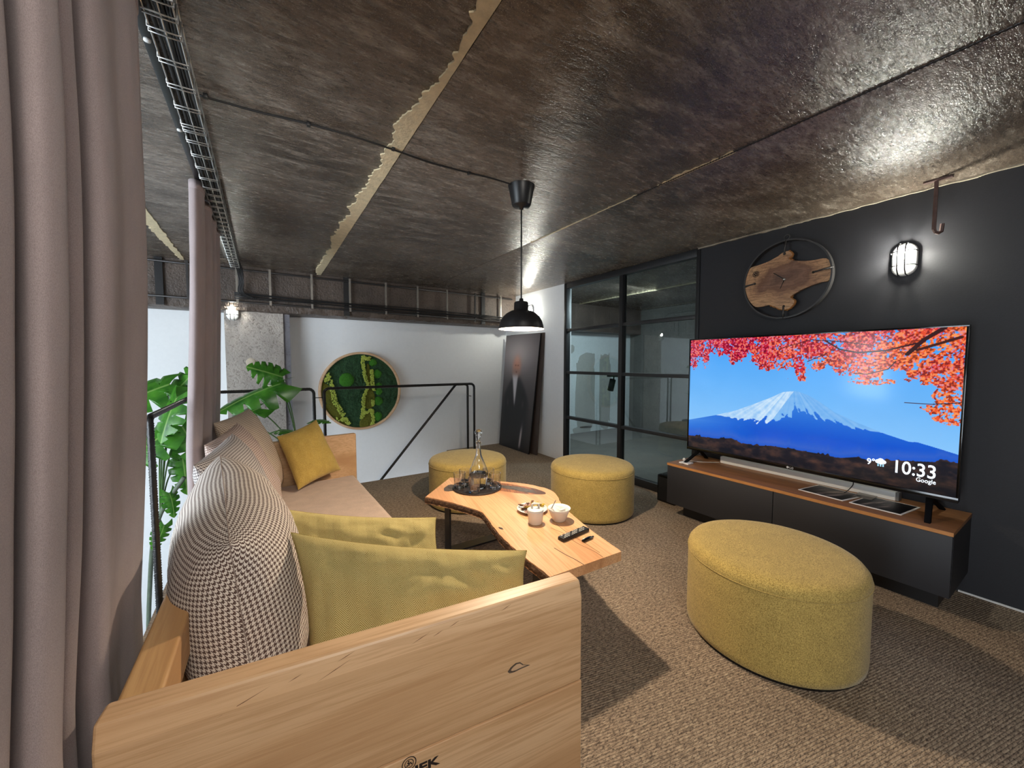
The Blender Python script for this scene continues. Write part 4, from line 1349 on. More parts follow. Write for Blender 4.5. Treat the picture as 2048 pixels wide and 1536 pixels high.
printed('portrait_print', ppos, 120, 260, lin(np.clip(pim, 0, 255)), m_vcol('portrait_print', 0.0, 0.4), po)
p2 = thing('canvas_panel', (3.45, 4.9, 0), 'dark brown panel standing behind the portrait print', 'picture')
B0, B1 = Vector((3.415, 5.50, 0.003)), Vector((3.415, 4.62, 0.003))
S0, S1 = Vector((3.517, 5.50, 1.86)), Vector((3.517, 4.575, 1.845))
MB().hexa([B0, B1, B1 + Vector((0.02, 0, 0)), B0 + Vector((0.02, 0, 0)), S0, S1, S1 + Vector((0.02, 0, 0)), S0 + Vector((0.02, 0, 0))]).build('board', M['brown_edge'], p2)


# ================================================================== CURTAINS
def curtain(name, base, label, path, z0, z1, shift, per=10, nz=46, amp=0.005):
    t = thing(name, base, label, 'curtain', 'linen curtains')
    line = catmull(path, per, closed=False)
    n = len(line)
    acc = [0.0]
    for a, b in zip(line[:-1], line[1:]): acc.append(acc[-1] + math.hypot(a[0] - b[0], a[1] - b[1]))
    cx = sum(p[0] for p in line) / n; cy = sum(p[1] for p in line) / n

    def fn(u, w):
        i = min(int(round(u * (n - 1))), n - 1)
        z = z0 + (z1 - z0) * w
        sx, sy, k = shift(z)
        x = cx + (line[i][0] - cx) * k + sx
        y = cy + (line[i][1] - cy) * (0.5 + 0.5 * k) + sy
        x += amp * fbm(acc[i] * 6, z * 1.1, cy, 3)
        y += amp * fbm(acc[i] * 6 + 9, z * 1.1, cy + 5, 3)
        return (x, y, z)
    o = MB().grid(fn, n - 1, nz, uvs=(acc[-1], z1 - z0)).build('cloth', M['curtain'], t)
    md = o.modifiers.new('thickness', 'SOLIDIFY'); md.thickness = 0.004; md.offset = 0
    ms_ = o.modifiers.new('smooth', 'SUBSURF'); ms_.levels = 1; ms_.render_levels = 1
    # heading tape
    hd = MB().grid(lambda u, w: tuple(Vector(fn(u, 1.0)) + Vector((0.001, 0, -0.05 + 0.052 * w))), n - 1, 2, uvs=(acc[-1], 0.05)).build('heading', M['curtain'], t)
    md = hd.modifiers.new('thickness', 'SOLIDIFY'); md.thickness = 0.007; md.offset = 0
    return t


curtain('curtain', (-0.33, 1.0, 0), 'large taupe linen curtain in the left foreground beside the camera',
        [(-0.3, 0.4), (-0.36, 0.46), (-0.31, 0.53), (-0.27, 0.56), (-0.275, 0.62), (-0.36, 0.66), (-0.34, 0.71), (-0.296, 0.74), (-0.286, 0.79), (-0.29, 0.84), (-0.35, 0.875), (-0.385, 0.9), (-0.37, 0.93), (-0.325, 0.922), (-0.285, 0.885), (-0.265, 0.895), (-0.262, 0.945), (-0.3, 0.985), (-0.355, 1.01), (-0.35, 1.035), (-0.305, 1.035), (-0.285, 1.045), (-0.283, 1.075), (-0.32, 1.11), (-0.375, 1.15), (-0.375, 1.2), (-0.335, 1.205), (-0.29, 1.165), (-0.268, 1.185), (-0.272, 1.26), (-0.278, 1.34), (-0.27, 1.42), (-0.27, 1.5), (-0.285, 1.555), (-0.33, 1.575), (-0.37, 1.56)],
        0.02, 2.446, lambda z: (-0.003 - 0.055 * max(0, min(1, (1.9 - z) / 1.2)) ** 1.5, 0.02, 1.0))
curtain('curtain', (-0.33, 3.4, 0), 'gathered taupe curtain hanging behind the houndstooth cushions',
        [(-0.35, 3.25), (-0.385, 3.05), (-0.375, 2.90), (-0.345, 2.86), (-0.315, 2.89), (-0.30, 2.98), (-0.335, 3.08), (-0.345, 3.2), (-0.30, 3.30), (-0.295, 3.38), (-0.33, 3.48), (-0.31, 3.6), (-0.29, 3.66), (-0.325, 3.78), (-0.31, 3.92), (-0.29, 3.98)],
        0.02, 2.446, lambda z: (0.035 * max(0, min(1, (z - 0.8) / 1.6)) - 0.025 * max(0, min(1, (2.0 - z) / 1.1)) ** 1.5, -0.03 * z / 2.4, 1.0 - 0.25 * z / 2.45))

# ================================================================== SOFA
sf = thing('sofa', (0.25, 2.4, 0), 'long oak framed sofa with thick plank arms and beige seat', 'sofa')
AZ = 0.72
an = Vector((0.0, 1, 0))
d_arm = (Vector((0.819, 0.870, 0)) - Vector((-0.287, 1.002, 0))).normalized()
n_arm = Vector((-d_arm.y, d_arm.x, 0))            # towards +y


def plank(p0, length, d, nrm_, thick, z0, z1, name, mat, parent, bevel=0.017):
    p0 = Vector(p0)
    q = [p0, p0 + d * length, p0 + d * length + nrm_ * thick, p0 + nrm_ * thick]
    v = [Vector((p.x, p.y, z0)) for p in q] + [Vector((p.x, p.y, z1)) for p in q]
    return MB().hexa(v).build(name, mat, parent, bevel=bevel, segs=4)


# near arm: upper board with a planed, paler chamfer along its outer top edge, lower board flush below it
CH = 0.013
p_a = Vector((-0.292, 1.0025, 0))
prof_a = [(-CH, 0.3985), (-CH, 0.672), (0.0, AZ), (0.058, AZ), (0.058, 0.3985)]
mb = MB()
v_ = [p_a + n_arm * e + Vector((0, 0, z)) for e, z in prof_a] + [p_a + d_arm * 1.116 + n_arm * e + Vector((0, 0, z)) for e, z in prof_a]
mb.add(v_, [(4, 3, 2, 1, 0), (5, 6, 7, 8, 9)] + [(i, (i + 1) % 5, 5 + (i + 1) % 5, 5 + i) for i in range(5)])
na = mb.build('arm_board', M['oak_arm'], sf, segs=4)
bm_ = bmesh.new(); bm_.from_mesh(na.data)
bmesh.ops.recalc_face_normals(bm_, faces=bm_.faces)
bmesh.ops.bevel(bm_, geom=[e for e in bm_.edges if e.calc_face_angle(0) > 0.6], offset=0.012, segments=4, affect='EDGES', profile=0.6)
bm_.to_mesh(na.data); bm_.free()
na.data.polygons.foreach_set('use_smooth', [True] * len(na.data.polygons)); na.data.set_sharp_from_angle(angle=R(12))
plank(p_a - n_arm * CH, 1.116, d_arm, n_arm, 0.058 + CH, 0.085, 0.3965, 'arm_board', M['oak_arm'], sf, 0.004)
d_far = Vector((0.985, 0.10, 0)).normalized(); n_far = Vector((-d_far.y, d_far.x, 0))
plank((-0.25, 3.80, 0), 0.985, d_far, n_far, 0.058, 0.085, AZ, 'arm_board', M['oak_arm'], sf)
# back rail
rb = Vector((-0.272, 1.012, 0)); d_b = (Vector((-0.235, 3.80, 0)) - rb); Lb = d_b.length; d_b.normalize()
plank(rb, Lb, d_b, Vector((d_b.y, -d_b.x, 0)), 0.075, 0.60, AZ - 0.003, 'back_rail', M['oak_rail'], sf, 0.010)
plank(rb + Vector((0.0, 0, 0)), Lb, d_b, Vector((d_b.y, -d_b.x, 0)), 0.05, 0.085, 0.60, 'back_board', M['oak_rail'], sf, 0.003)
# base and feet
MB().hexa([(-0.20, 1.06, 0.085), (0.78, 0.955, 0.085), (0.70, 3.86, 0.085), (-0.18, 3.80, 0.085), (-0.20, 1.06, 0.19), (0.78, 0.955, 0.19), (0.70, 3.86, 0.19), (-0.18, 3.80, 0.19)]).build('seat_frame', M['oak_rail'], sf, bevel=0.004)
for x, y in ((-0.18, 1.15), (0.68, 1.08), (-0.15, 3.70), (0.62, 3.72), (0.65, 2.4), (-0.17, 2.4)):
    box('foot', (x - 0.035, y - 0.035, 0.0), (x + 0.035, y + 0.035, 0.085), M['black_metal'], sf, 0.002)
# seat cushion
sc_v = [(-0.185, 1.075, 0.19), (0.795, 0.96, 0.19), (0.725, 3.86, 0.19), (-0.165, 3.79, 0.19)]


def seat_pt(u, w):
    a, b, c, d = [Vector(p) for p in sc_v]
    p = a * (1 - u) * (1 - w) + b * u * (1 - w) + c * u * w + d * (1 - u) * w
    e = min(u, 1 - u) * 0.95; e2 = min(w, 1 - w) * 2.8
    k = min(1, e / 0.07); k2 = min(1, e2 / 0.07)
    h = 0.155 * (1 - (1 - k) ** 2.5) * (1 - (1 - k2) ** 2.5) ** 0.5
    wr = 0.004 * fbm(u * 3, w * 12, 2, 3) + 0.0035 * math.sin(w * 60 + 6 * u) * math.exp(-((w - 0.62) / 0.12) ** 2) * math.exp(-((u - 0.45) / 0.3) ** 2)
    return (p.x, p.y, 0.19 + h + wr * k * k2)


MB().grid(seat_pt, 60, 150).build('seat_cushion', M['seat'], sf)
# knot and cracks in the arm board, branded emblem and lettering
af = lambda s, z, e=0.0: Vector((0.819, 0.870, 0)) - d_arm * s - n_arm * (e + (CH if z <= 0.672 else CH * (AZ - z) / (AZ - 0.672))) + Vector((0, 0, z))
# knot: a dark recessed looking wedge with pale infill
kn = MB()
kp = [(0.262, 0.521), (0.252, 0.531), (0.236, 0.538), (0.222, 0.536), (0.210, 0.524), (0.190, 0.516), (0.222, 0.515), (0.240, 0.513), (0.256, 0.515)]
kn.add([af(s, z, 0.0012) for s, z in kp] + [af(s, z, -0.002) for s, z in kp], [tuple(range(9))] + [(i, 9 + i, 9 + (i + 1) % 9, (i + 1) % 9) for i in range(9)])
kno = kn.build('knot', M['resin'], na)
kc = (0.228, 0.525)
MB().add([af(kc[0] + (s - kc[0]) * 0.72, kc[1] + (z - kc[1]) * 0.66 + 0.001, 0.0018) for s, z in kp], [tuple(range(9))]).build('knot_core', plain('pale_knot_core', srgb(202, 168, 134), 0.7, var=0.2), na)
ck_m = plain('dark_grain_crack', srgb(112, 80, 54), 0.8)
for (s, z, ln_, sl) in ((0.93, 0.665, 0.10, 0.30), (0.80, 0.690, 0.03, 0.30), (0.745, 0.672, 0.08, 0.34), (0.70, 0.700, 0.04, 0.3), (0.53, 0.688, 0.05, 0.3), (0.475, 0.690, 0.03, 0.3), (0.43, 0.700, 0.03, 0.3), (0.28, 0.700, 0.035, 0.3)):
    MB().add([af(s, z, 0.0006), af(s - ln_ * 0.5, z + ln_ * sl * 0.5 - 0.0008, 0.0006), af(s - ln_, z + ln_ * sl, 0.0006), af(s - ln_ * 0.5, z + ln_ * sl * 0.5 + 0.0008, 0.0006)], [(0, 1, 2, 3)]).build('grain_crack', ck_m, na)
emb = MB()
ec = (0.540, 0.3790)
for r0, r1 in ((0.0185, 0.0160), (0.0118, 0.0098)):
    v, f = [], []
    for k in range(40):
        a = 2 * math.pi * k / 40
        v += [af(ec[0] - r0 * math.cos(a), ec[1] + r0 * math.sin(a), 0.0008), af(ec[0] - r1 * math.cos(a), ec[1] + r1 * math.sin(a), 0.0008)]
    f = [(2 * k, 2 * k + 1, (2 * k + 3) % 80, (2 * k + 2) % 80) for k in range(40)]
    emb.add(v, f)
for k in range(9):
    a = k * 0.7; rr = 0.0065 * (k % 3) / 2
    c = (ec[0] + rr * math.cos(a), ec[1] + rr * math.sin(a))
    emb.add([af(c[0] + 0.0024 * math.cos(q), c[1] + 0.0024 * math.sin(q), 0.0008) for q in np.linspace(0, 5.2, 6)], [tuple(range(6))])
emb.build('branded_emblem', M['ink'], na)
tmx = frame_mtx(af(0.551, 0.3425, 0.0006), d_arm, (0, 0, 1))
text_mesh('branded_lettering', 'NEK', 0.0315, tmx, M['ink'], na, 0.0004, 0.0012, 1.42)


# ================================================================== CUSHIONS
def cushion(corners, T, label, mat, group, seed, name='cushion', uvs=(1, 1), pinch=0.05, bulge=(0, 0), n=44, wr=0.006, pw=0.5):
    """corners: top-left, top-right, bottom-right, bottom-left (seen from the front)"""
    tl, tr, br, bl_ = [Vector(c) for c in corners]
    ctr = (tl + tr + br + bl_) / 4
    nr = (tr - tl + br - bl_).cross(tl - bl_ + tr - br).normalized()
    base = Vector((ctr.x, ctr.y, min(c.z for c in (tl, tr, br, bl_))))
    t = thing(name, base, label, 'cushion', group)

    def pt(u, w, s):
        a, b = 2 * u - 1, 2 * w - 1
        uu = 0.5 + 0.5 * a * (1 - pinch * (1 - b * b) * abs(a))
        ww = 0.5 + 0.5 * b * (1 - pinch * (1 - a * a) * abs(b))
        p = tl * (1 - uu) * (1 - ww) + tr * uu * (1 - ww) + br * uu * ww + bl_ * (1 - uu) * ww
        h = T * ((1 - abs(a) ** 2.6) ** pw) * ((1 - abs(b) ** 2.6) ** pw)
        env = min(1.0, 6 * (1 - abs(a)), 6 * (1 - abs(b)))
        h += env * wr * fbm(a * 2.5 + seed, b * 2.5, s * 3.0, 4) * 1.5
        return p + nr * (s * h)
    mb = MB()
    # denser rows at the borders so that the edge stays round
    cs = lambda q: 0.5 - 0.5 * math.cos(math.pi * q)
    mb.grid(lambda u, w: pt(cs(u), cs(w), 1), n, n, uvs=(1, 1), flip=True)
    mb.grid(lambda u, w: pt(cs(u), cs(w), -1), n, n, uvs=(1, 1))
    # cloth coordinates in metres, measured along the surface from the middle
    uvs_all = []
    V_ = np.array([tuple(p) for p in mb.v]).reshape(2, n + 1, n + 1, 3)
    for sd in range(2):
        g_ = V_[sd]
        du = np.concatenate([np.zeros((n + 1, 1)), np.cumsum(np.linalg.norm(np.diff(g_, axis=1), axis=2), axis=1)], 1)
        dv = np.concatenate([np.zeros((1, n + 1)), np.cumsum(np.linalg.norm(np.diff(g_, axis=0), axis=2), axis=0)], 0)
        du = du - du[:, n // 2:n // 2 + 1] + 1.0; dv = dv - dv[n // 2:n // 2 + 1, :] + 1.0
        uvs_all += [tuple(q) for q in np.stack([du, dv], -1).reshape(-1, 2)]
    mb.uv = uvs_all
    o = mb.build('cover', mat, t, weld=True)
    # seam piping round the edge
    loop = [(i / n, 0.0) for i in range(n)] + [(1.0, i / n) for i in range(n)] + [(1 - i / n, 1.0) for i in range(n)] + [(0.0, 1 - i / n) for i in range(n)]
    sm_ = {'houndstooth_brown_white': srgb(150, 134, 126), 'houndstooth_grey': srgb(146, 138, 136), 'houndstooth_rose': srgb(176, 156, 146), 'houndstooth_cream': srgb(196, 178, 158)}.get(mat.name)
    seam = (bpy.data.materials.get('seam_' + mat.name) or plain('seam_' + mat.name, sm_, 0.9)) if sm_ else (bpy.data.materials.get('seam_mustard') or plain('seam_mustard', srgb(160, 138, 70), 0.9))
    MB().tube([pt(cs(a), cs(b), 1) for a, b in loop], 0.0015, 5, closed=True).build('seam', seam, t)
    return t


g_h = 'houndstooth back cushions along the sofa'
cushion([(-0.095, 1.315, 0.885), (-0.172, 2.08, 0.995), (-0.03, 2.03, 0.38), (-0.03, 1.19, 0.355)], 0.19, 'nearest big brown and white houndstooth cushion behind the sofa arm', M['hounds'], g_h, 1.0, uvs=(1.05, 0.9), pinch=0.02, n=60, pw=0.42)
cushion([(-0.286, 2.28, 0.925), (-0.171, 2.86, 0.971), (0.03, 2.76, 0.36), (-0.05, 2.22, 0.36)], 0.12, 'grey houndstooth cushion second from the near sofa arm', M['hounds_grey'], g_h, 2.0, pinch=0.03)
cushion([(-0.300, 2.80, 0.925), (-0.168, 3.29, 0.978), (0.07, 3.30, 0.36), (-0.03, 2.82, 0.36)], 0.12, 'rose houndstooth cushion third from the near sofa arm', M['hounds_pink'], g_h, 3.0, pinch=0.03)
cushion([(-0.310, 3.42, 0.97), (-0.112, 3.84, 1.018), (0.10, 3.80, 0.36), (-0.02, 3.33, 0.36)], 0.12, 'farthest cream houndstooth cushion on the sofa', M['hounds_cream'], g_h, 4.0, pinch=0.03)
g_y = 'mustard cushions on the sofa'
cushion([(0.060, 1.45, 0.835), (0.775, 1.105, 0.725), (0.76, 1.00, 0.40), (0.06, 1.10, 0.40)], 0.105, 'mustard herringbone cushion leaning right behind the near sofa arm', M['herring'], g_y, 6.0, uvs=(1.0, 0.72), pinch=0.09, wr=0.016)
cushion([(0.016, 1.93, 0.775), (0.640, 1.632, 0.695), (0.655, 1.47, 0.37), (0.04, 1.62, 0.37)], 0.095, 'mustard herringbone cushion behind the nearest mustard one', M['herring'], g_y, 8.0, uvs=(1.0, 0.72), pinch=0.09, wr=0.016)
cushion([(0.075, 3.66, 0.795), (0.376, 3.77, 0.895), (0.560, 3.745, 0.43), (0.205, 3.50, 0.375)], 0.09, 'plain mustard cushion propped against the far sofa arm', M['mustard_plain'], g_y, 9.0, pinch=0.06, wr=0.01)

# ================================================================== COFFEE TABLE
TZ = 0.45
tb = thing('coffee_table', (1.35, 2.0, 0), 'live edge wooden slab coffee table on black steel legs', 'table')
top = [(0.934, 2.584), (1.271, 2.916), (1.42, 2.76), (1.574, 2.59), (1.685, 2.463), (1.755, 2.314), (1.769, 2.194), (1.72, 2.07), (1.661, 1.966), (1.599, 1.788), (1.555, 1.632), (1.528, 1.52), (1.486, 1.289), (1.04, 1.302), (1.045, 1.46), (1.05, 1.607), (1.07, 1.793), (1.099, 1.925), (1.121, 2.027), (1.138, 2.123), (1.106, 2.235), (1.043, 2.387), (0.981, 2.51)]
right_edge = catmull(top[1:13], 5, closed=False)
left_edge = catmull(top[13:] + [top[0]], 5, closed=False)
outline = right_edge + left_edge
jit = [(x + 0.004 * fbm(x * 30, y * 30, 1), y + 0.004 * fbm(y * 30, x * 30, 2)) for x, y in outline]
MB().prism(jit[::-1], TZ - 0.048, TZ).build('slab_top', M['table_wood'], tb)
bk = MB()
def bark_strip(edge, out):
    v, f = [], []
    n = len(edge)
    for i, (x, y) in enumerate(edge):
        a = Vector(edge[max(i - 1, 0)]); b = Vector(edge[min(i + 1, n - 1)])
        t = (b - a).normalized(); nn_ = Vector((-t.y, t.x)) * out
        for j, (o_, z) in enumerate(((-0.006, TZ - 0.004), (0.004, TZ - 0.008), (0.009, TZ - 0.022), (0.006, TZ - 0.038), (-0.006, TZ - 0.050), (-0.020, TZ - 0.050))):
            w = 0.006 * fbm(x * 45 + j, y * 45, j, 3)
            v.append((x + nn_.x * (o_ + w), y + nn_.y * (o_ + w), z + (0.003 * fbm(x * 60, y * 60, j + 4) if 0 < j < 5 else 0)))
    m = 6
    for i in range(n - 1):
        for j in range(m - 1):
            f.append((i * m + j, i * m + j + 1, (i + 1) * m + j + 1, (i + 1) * m + j))
    return MB().add(v, f, smooth=False)
fine_left = catmull(left_edge, 3, closed=False)
bark_strip(fine_left, 1 if True else -1).build('bark_edge', M['bark'], tb)
fine_right = catmull(right_edge[18:45], 3, closed=False)
bark_strip(fine_right, 1).build('bark_edge', M['bark'], tb)


def stain(pts, name, mat, dz=0.0008):
    p = catmull(pts, 5)
    p = [(x + 0.006 * fbm(x * 40, y * 40, 4), y + 0.006 * fbm(y * 40, x * 40, 5)) for x, y in p]
    n = len(p)
    MB().add([(x, y, TZ + dz) for x, y in p], [tuple(range(n))]).build(name, mat, tb)


m_stain = m_wood('dark_stained_wood', srgb(182, 116, 70), srgb(146, 88, 52), srgb(84, 50, 32), rot=(0, 0, R(115)), ring=10, rough=0.35)
stain([(1.40, 2.66), (1.52, 2.60), (1.62, 2.45), (1.70, 2.28), (1.69, 2.17), (1.60, 2.22), (1.52, 2.30), (1.44, 2.42), (1.38, 2.56)], 'stained_figure', m_stain, 0.0006)
stain([(1.50, 2.53), (1.58, 2.45), (1.645, 2.33), (1.655, 2.23), (1.60, 2.26), (1.54, 2.36), (1.49, 2.46)], 'resin_knot', M['resin'], 0.0012)
stain([(1.13, 2.70), (1.20, 2.74), (1.22, 2.68), (1.16, 2.60), (1.10, 2.62)], 'resin_knot', M['resin'], 0.0012)
stain([(1.115, 1.87), (1.125, 1.85), (1.12, 1.83), (1.11, 1.85)], 'resin_knot', M['resin'], 0.0012)
for pts in ([(1.225, 1.50), (1.228, 1.42), (1.236, 1.36), (1.238, 1.297)], ):
    MB().tube([(x, y, TZ - 0.0002) for x, y in catmull(pts, 5, closed=False)], 0.0018, 6).build('crack', M['ink'], tb)
for pts in ([(1.36, 1.70), (1.375, 1.60), (1.36, 1.48), (1.372, 1.36), (1.366, 1.30)], [(1.42, 1.72), (1.40, 1.60), (1.395, 1.46), (1.385, 1.34)]):
    MB().tube([(x, y, TZ - 0.0006) for x, y in catmull(pts, 5, closed=False)], 0.0016, 6).build('dark_vein', ck_m, tb)
for y, xa, xb in ((2.60, 1.105, 1.60), (1.45, 1.085, 1.27)):
    lg = MB()
    w = 0.045
    lg.box((xa, y - w, 0.0), (xa + 0.012, y + w, TZ - 0.05)).box((xb - 0.012, y - w, 0.0), (xb, y + w, TZ - 0.05))
    lg.box((xa + 0.012, y - w, 0.0), (xb - 0.012, y + w, 0.012)).box((xa + 0.012, y - w, TZ - 0.062), (xb - 0.012, y + w, TZ - 0.05))
    lg.build('leg_frame', M['tablesteel'], tb)

# tray, decanter, glasses
DX, DY = 1.337, 2.560
tr_ = thing('round_tray', (DX, DY, TZ), 'round dark slate tray under the decanter and glasses', 'tray')
MB().lathe((DX, DY, TZ), [(0.0, 0.0), (0.172, 0.0), (0.183, 0.003), (0.185, 0.012), (0.181, 0.013), (0.177, 0.008), (0.0, 0.007)], 64).build('plate', plain('dark_slate', srgb(44, 38, 36), 0.45), tr_)
z0 = TZ + 0.0075
dc = thing('decanter', (1.335, 2.535, z0), 'tall clear glass decanter with a round stopper on the dark tray', 'decanter')
oct_ = lambda a: 1 - 0.03 * (0.5 + 0.5 * math.cos(8 * a))
outer = [(0.0, 0.0), (0.048, 0.0), (0.056, 0.006), (0.071, 0.08), (0.072, 0.115), (0.061, 0.155), (0.040, 0.205), (0.023, 0.25), (0.017, 0.29), (0.0165, 0.335), (0.020, 0.342), (0.027, 0.346), (0.027, 0.349)]
inner = [(0.016, 0.349), (0.0125, 0.342), (0.0125, 0.29), (0.018, 0.25), (0.036, 0.205), (0.057, 0.155), (0.067, 0.115), (0.066, 0.08), (0.052, 0.018), (0.0, 0.015)]
MB().lathe((1.335, 2.535, z0), outer + inner, 48, flat=oct_).build('body', M['crystal'], dc)
MB().lathe((1.335, 2.535, z0), [(0.0, 0.0145), (0.0525, 0.0172), (0.0668, 0.08), (0.0678, 0.112), (0.0, 0.1125)], 48, flat=oct_).build('liquid', M['water'], dc)
MB().lathe((1.335, 2.535, z0), [(0.0, 0.30), (0.010, 0.30), (0.0122, 0.345), (0.013, 0.356), (0.010, 0.362), (0.012, 0.372), (0.017, 0.385), (0.021, 0.398), (0.027, 0.413), (0.027, 0.426), (0.018, 0.441), (0.0, 0.446)], 12, smooth=False).build('stopper', M['crystal'], dc)


def tumbler(x, y, label):
    t = thing('glass_tumbler', (0, 0, 0), label, 'glass', 'cut glass tumblers around the decanter')
    fl_ = lambda a: 1 - 0.05 * (0.5 + 0.5 * math.cos(10 * a))
    b_out = [(0.0335, 0.024), (0.036, 0.05), (0.0385, 0.092)]
    b_in = [(0.0365, 0.092), (0.034, 0.05), (0.0305, 0.024)]
    MB().lathe((0, 0, 0), b_out + b_in, 30, flat=fl_, smooth=False).build('bowl', M['thin_glass'], t)
    MB().lathe((0, 0, 0), [(0.0, 0.0), (0.027, 0.0), (0.031, 0.004), (0.0335, 0.024), (0.024, 0.024), (0.0, 0.016)], 20, flat=fl_, smooth=False).build('thick_base', M['crystal'], t)
    t.location = (x, y, z0)
    return t


t1 = tumbler(1.212, 2.610, 'cut glass tumbler on the left of the decanter')
t1.scale = (1.2, 1.2, 1.28)
for (x, y, lab) in ((1.255, 2.447, 'cut glass tumbler standing in front of the decanter'), (1.435, 2.462, 'cut glass tumbler at the right front of the tray'), (1.448, 2.585, 'cut glass tumbler at the right rear of the tray'), (1.285, 2.668, 'cut glass tumbler half hidden behind the left tumbler')):
    c = copy_tree(t1); c.location = (x, y, z0); c['label'] = lab; c.scale = (1.2, 1.2, 1.28)

# sugar pot, bowl, plate of sweets, remote, key fob
sp_ = thing('sugar_pot', (1.325, 1.80, TZ), 'white lidded porcelain sugar pot in front of the sweets', 'pot')
MB().lathe((1.325, 1.80, TZ), [(0.0, 0.0), (0.036, 0.0), (0.041, 0.006), (0.048, 0.074), (0.049, 0.082), (0.046, 0.082), (0.044, 0.076), (0.0, 0.073)], 40).build('body', M['ceramic'], sp_)
ld = MB().lathe((1.325, 1.80, TZ), [(0.047, 0.080), (0.049, 0.083), (0.047, 0.087), (0.015, 0.091), (0.0, 0.0915), ], 40).build('lid', M['ceramic'], sp_)
MB().tube(fillet([(1.308, 1.81, TZ + 0.088), (1.308, 1.81, TZ + 0.118), (1.342, 1.79, TZ + 0.118), (1.342, 1.79, TZ + 0.088)], 0.008), 0.006, 8).build('lid_handle', M['ceramic'], ld)
bw = thing('bowl', (1.468, 1.755, TZ), 'white flared bowl with small creamer pods beside the sugar pot', 'bowl')
MB().lathe((1.468, 1.755, TZ), [(0.0, 0.0), (0.034, 0.0), (0.040, 0.006), (0.060, 0.060), (0.069, 0.078), (0.067, 0.080), (0.056, 0.062), (0.036, 0.014), (0.0, 0.010)], 48).build('body', M['ceramic'], bw)
for i, (dx, dy, rx) in enumerate(((-0.022, 0.012, 0.5), (0.020, -0.012, -0.3), (0.004, 0.030, 0.2))):
    cp = thing('creamer_pod', (1.468 + dx, 1.755 + dy, TZ + 0.055), ['small white creamer pod tipped up at the left in the bowl', 'small white creamer pod at the right in the bowl', 'small white creamer pod at the back of the bowl'][i], 'creamer pod', 'creamer pods in the white bowl')
    c0 = MB().lathe((1.468 + dx, 1.755 + dy, TZ + 0.055), [(0.0, -0.014), (0.014, -0.014), (0.019, 0.014), (0.022, 0.015), (0.0, 0.016)], 24).build('cup', M['white_plastic'], cp)
    MB().lathe((1.468 + dx, 1.755 + dy, TZ + 0.055), [(0.0, 0.0168), (0.021, 0.0164), (0.022, 0.0150)][::-1], 24).build('foil_lid', M['ceramic'], cp)
    cp.rotation_euler = (rx, rx * 0.6, 0)
spn = thing('spoon', (1.40, 1.79, TZ + 0.085), 'thin dark spoon handle sticking out of the white bowl', 'spoon')
MB().tube([(1.452, 1.752, TZ + 0.035), (1.432, 1.768, TZ + 0.085), (1.448, 1.778, TZ + 0.108)][::-1] if False else [(1.425, 1.775, TZ + 0.075), (1.470, 1.790, TZ + 0.112)], [0.0016, 0.0022], 6).build('handle', M['dark_steel'], spn)
pt_ = thing('plate', (1.42, 1.965, TZ), 'white plate holding a pile of wrapped sweets', 'plate')
MB().lathe((1.42, 1.965, TZ), [(0.0, 0.0), (0.055, 0.0), (0.070, 0.006), (0.098, 0.018), (0.097, 0.021), (0.068, 0.010), (0.0, 0.006)], 56).build('dish', M['ceramic'], pt_)
wr_cols = [(srgb(150, 120, 40), 'gold'), (srgb(120, 104, 128), 'purple'), (srgb(186, 150, 140), 'pink'), (srgb(196, 170, 70), 'yellow'), (srgb(112, 84, 66), 'brown')]
wm = [plain('wrapper_' + n_, c_, 0.3, 0.25, var=0.25, bscale=120) for c_, n_ in wr_cols]
sw0 = {}
spots_used = {}
for i in range(26):
    k = i % 5
    a = i * 2.399; rr = 0.068 * math.sqrt((i % 16 + 0.5) / 16)
    z = TZ + 0.018 + (0.016 if i >= 16 else 0) + 0.004 * (i % 3)
    if i >= 16: rr *= 0.7
    if k not in sw0:
        t = thing('wrapped_sweet', (0, 0, 0), 'x', 'sweet', 'wrapped sweets piled on the white plate')
        MB().hexa([(-0.022, -0.008, -0.006), (0.022, -0.008, -0.006), (0.022, 0.008, -0.006), (-0.022, 0.008, -0.006), (-0.020, -0.007, 0.006), (0.020, -0.007, 0.006), (0.020, 0.007, 0.006), (-0.020, 0.007, 0.006)]).build('wrapper', wm[k], t, bevel=0.002)
        for s in (-1, 1):
            MB().hexa([(s * 0.021, -0.005, -0.002), (s * 0.030, -0.009, -0.002), (s * 0.030, 0.009, -0.002), (s * 0.021, 0.005, -0.002), (s * 0.021, -0.005, 0.002), (s * 0.030, -0.009, 0.002), (s * 0.030, 0.009, 0.002), (s * 0.021, 0.005, 0.002)]).build('twist_end', wm[k], t)
        sw0[k] = t; o = t
    else:
        o = copy_tree(sw0[k])
    o['label'] = '%s wrapped sweet in the pile on the white plate' % wr_cols[k][1]
    o.location = (1.42 + rr * math.cos(a), 1.965 + rr * math.sin(a), z)
    o.rotation_euler = (random.uniform(-0.3, 0.3), random.uniform(-0.4, 0.4), R(20) + random.uniform(-0.7, 0.7))

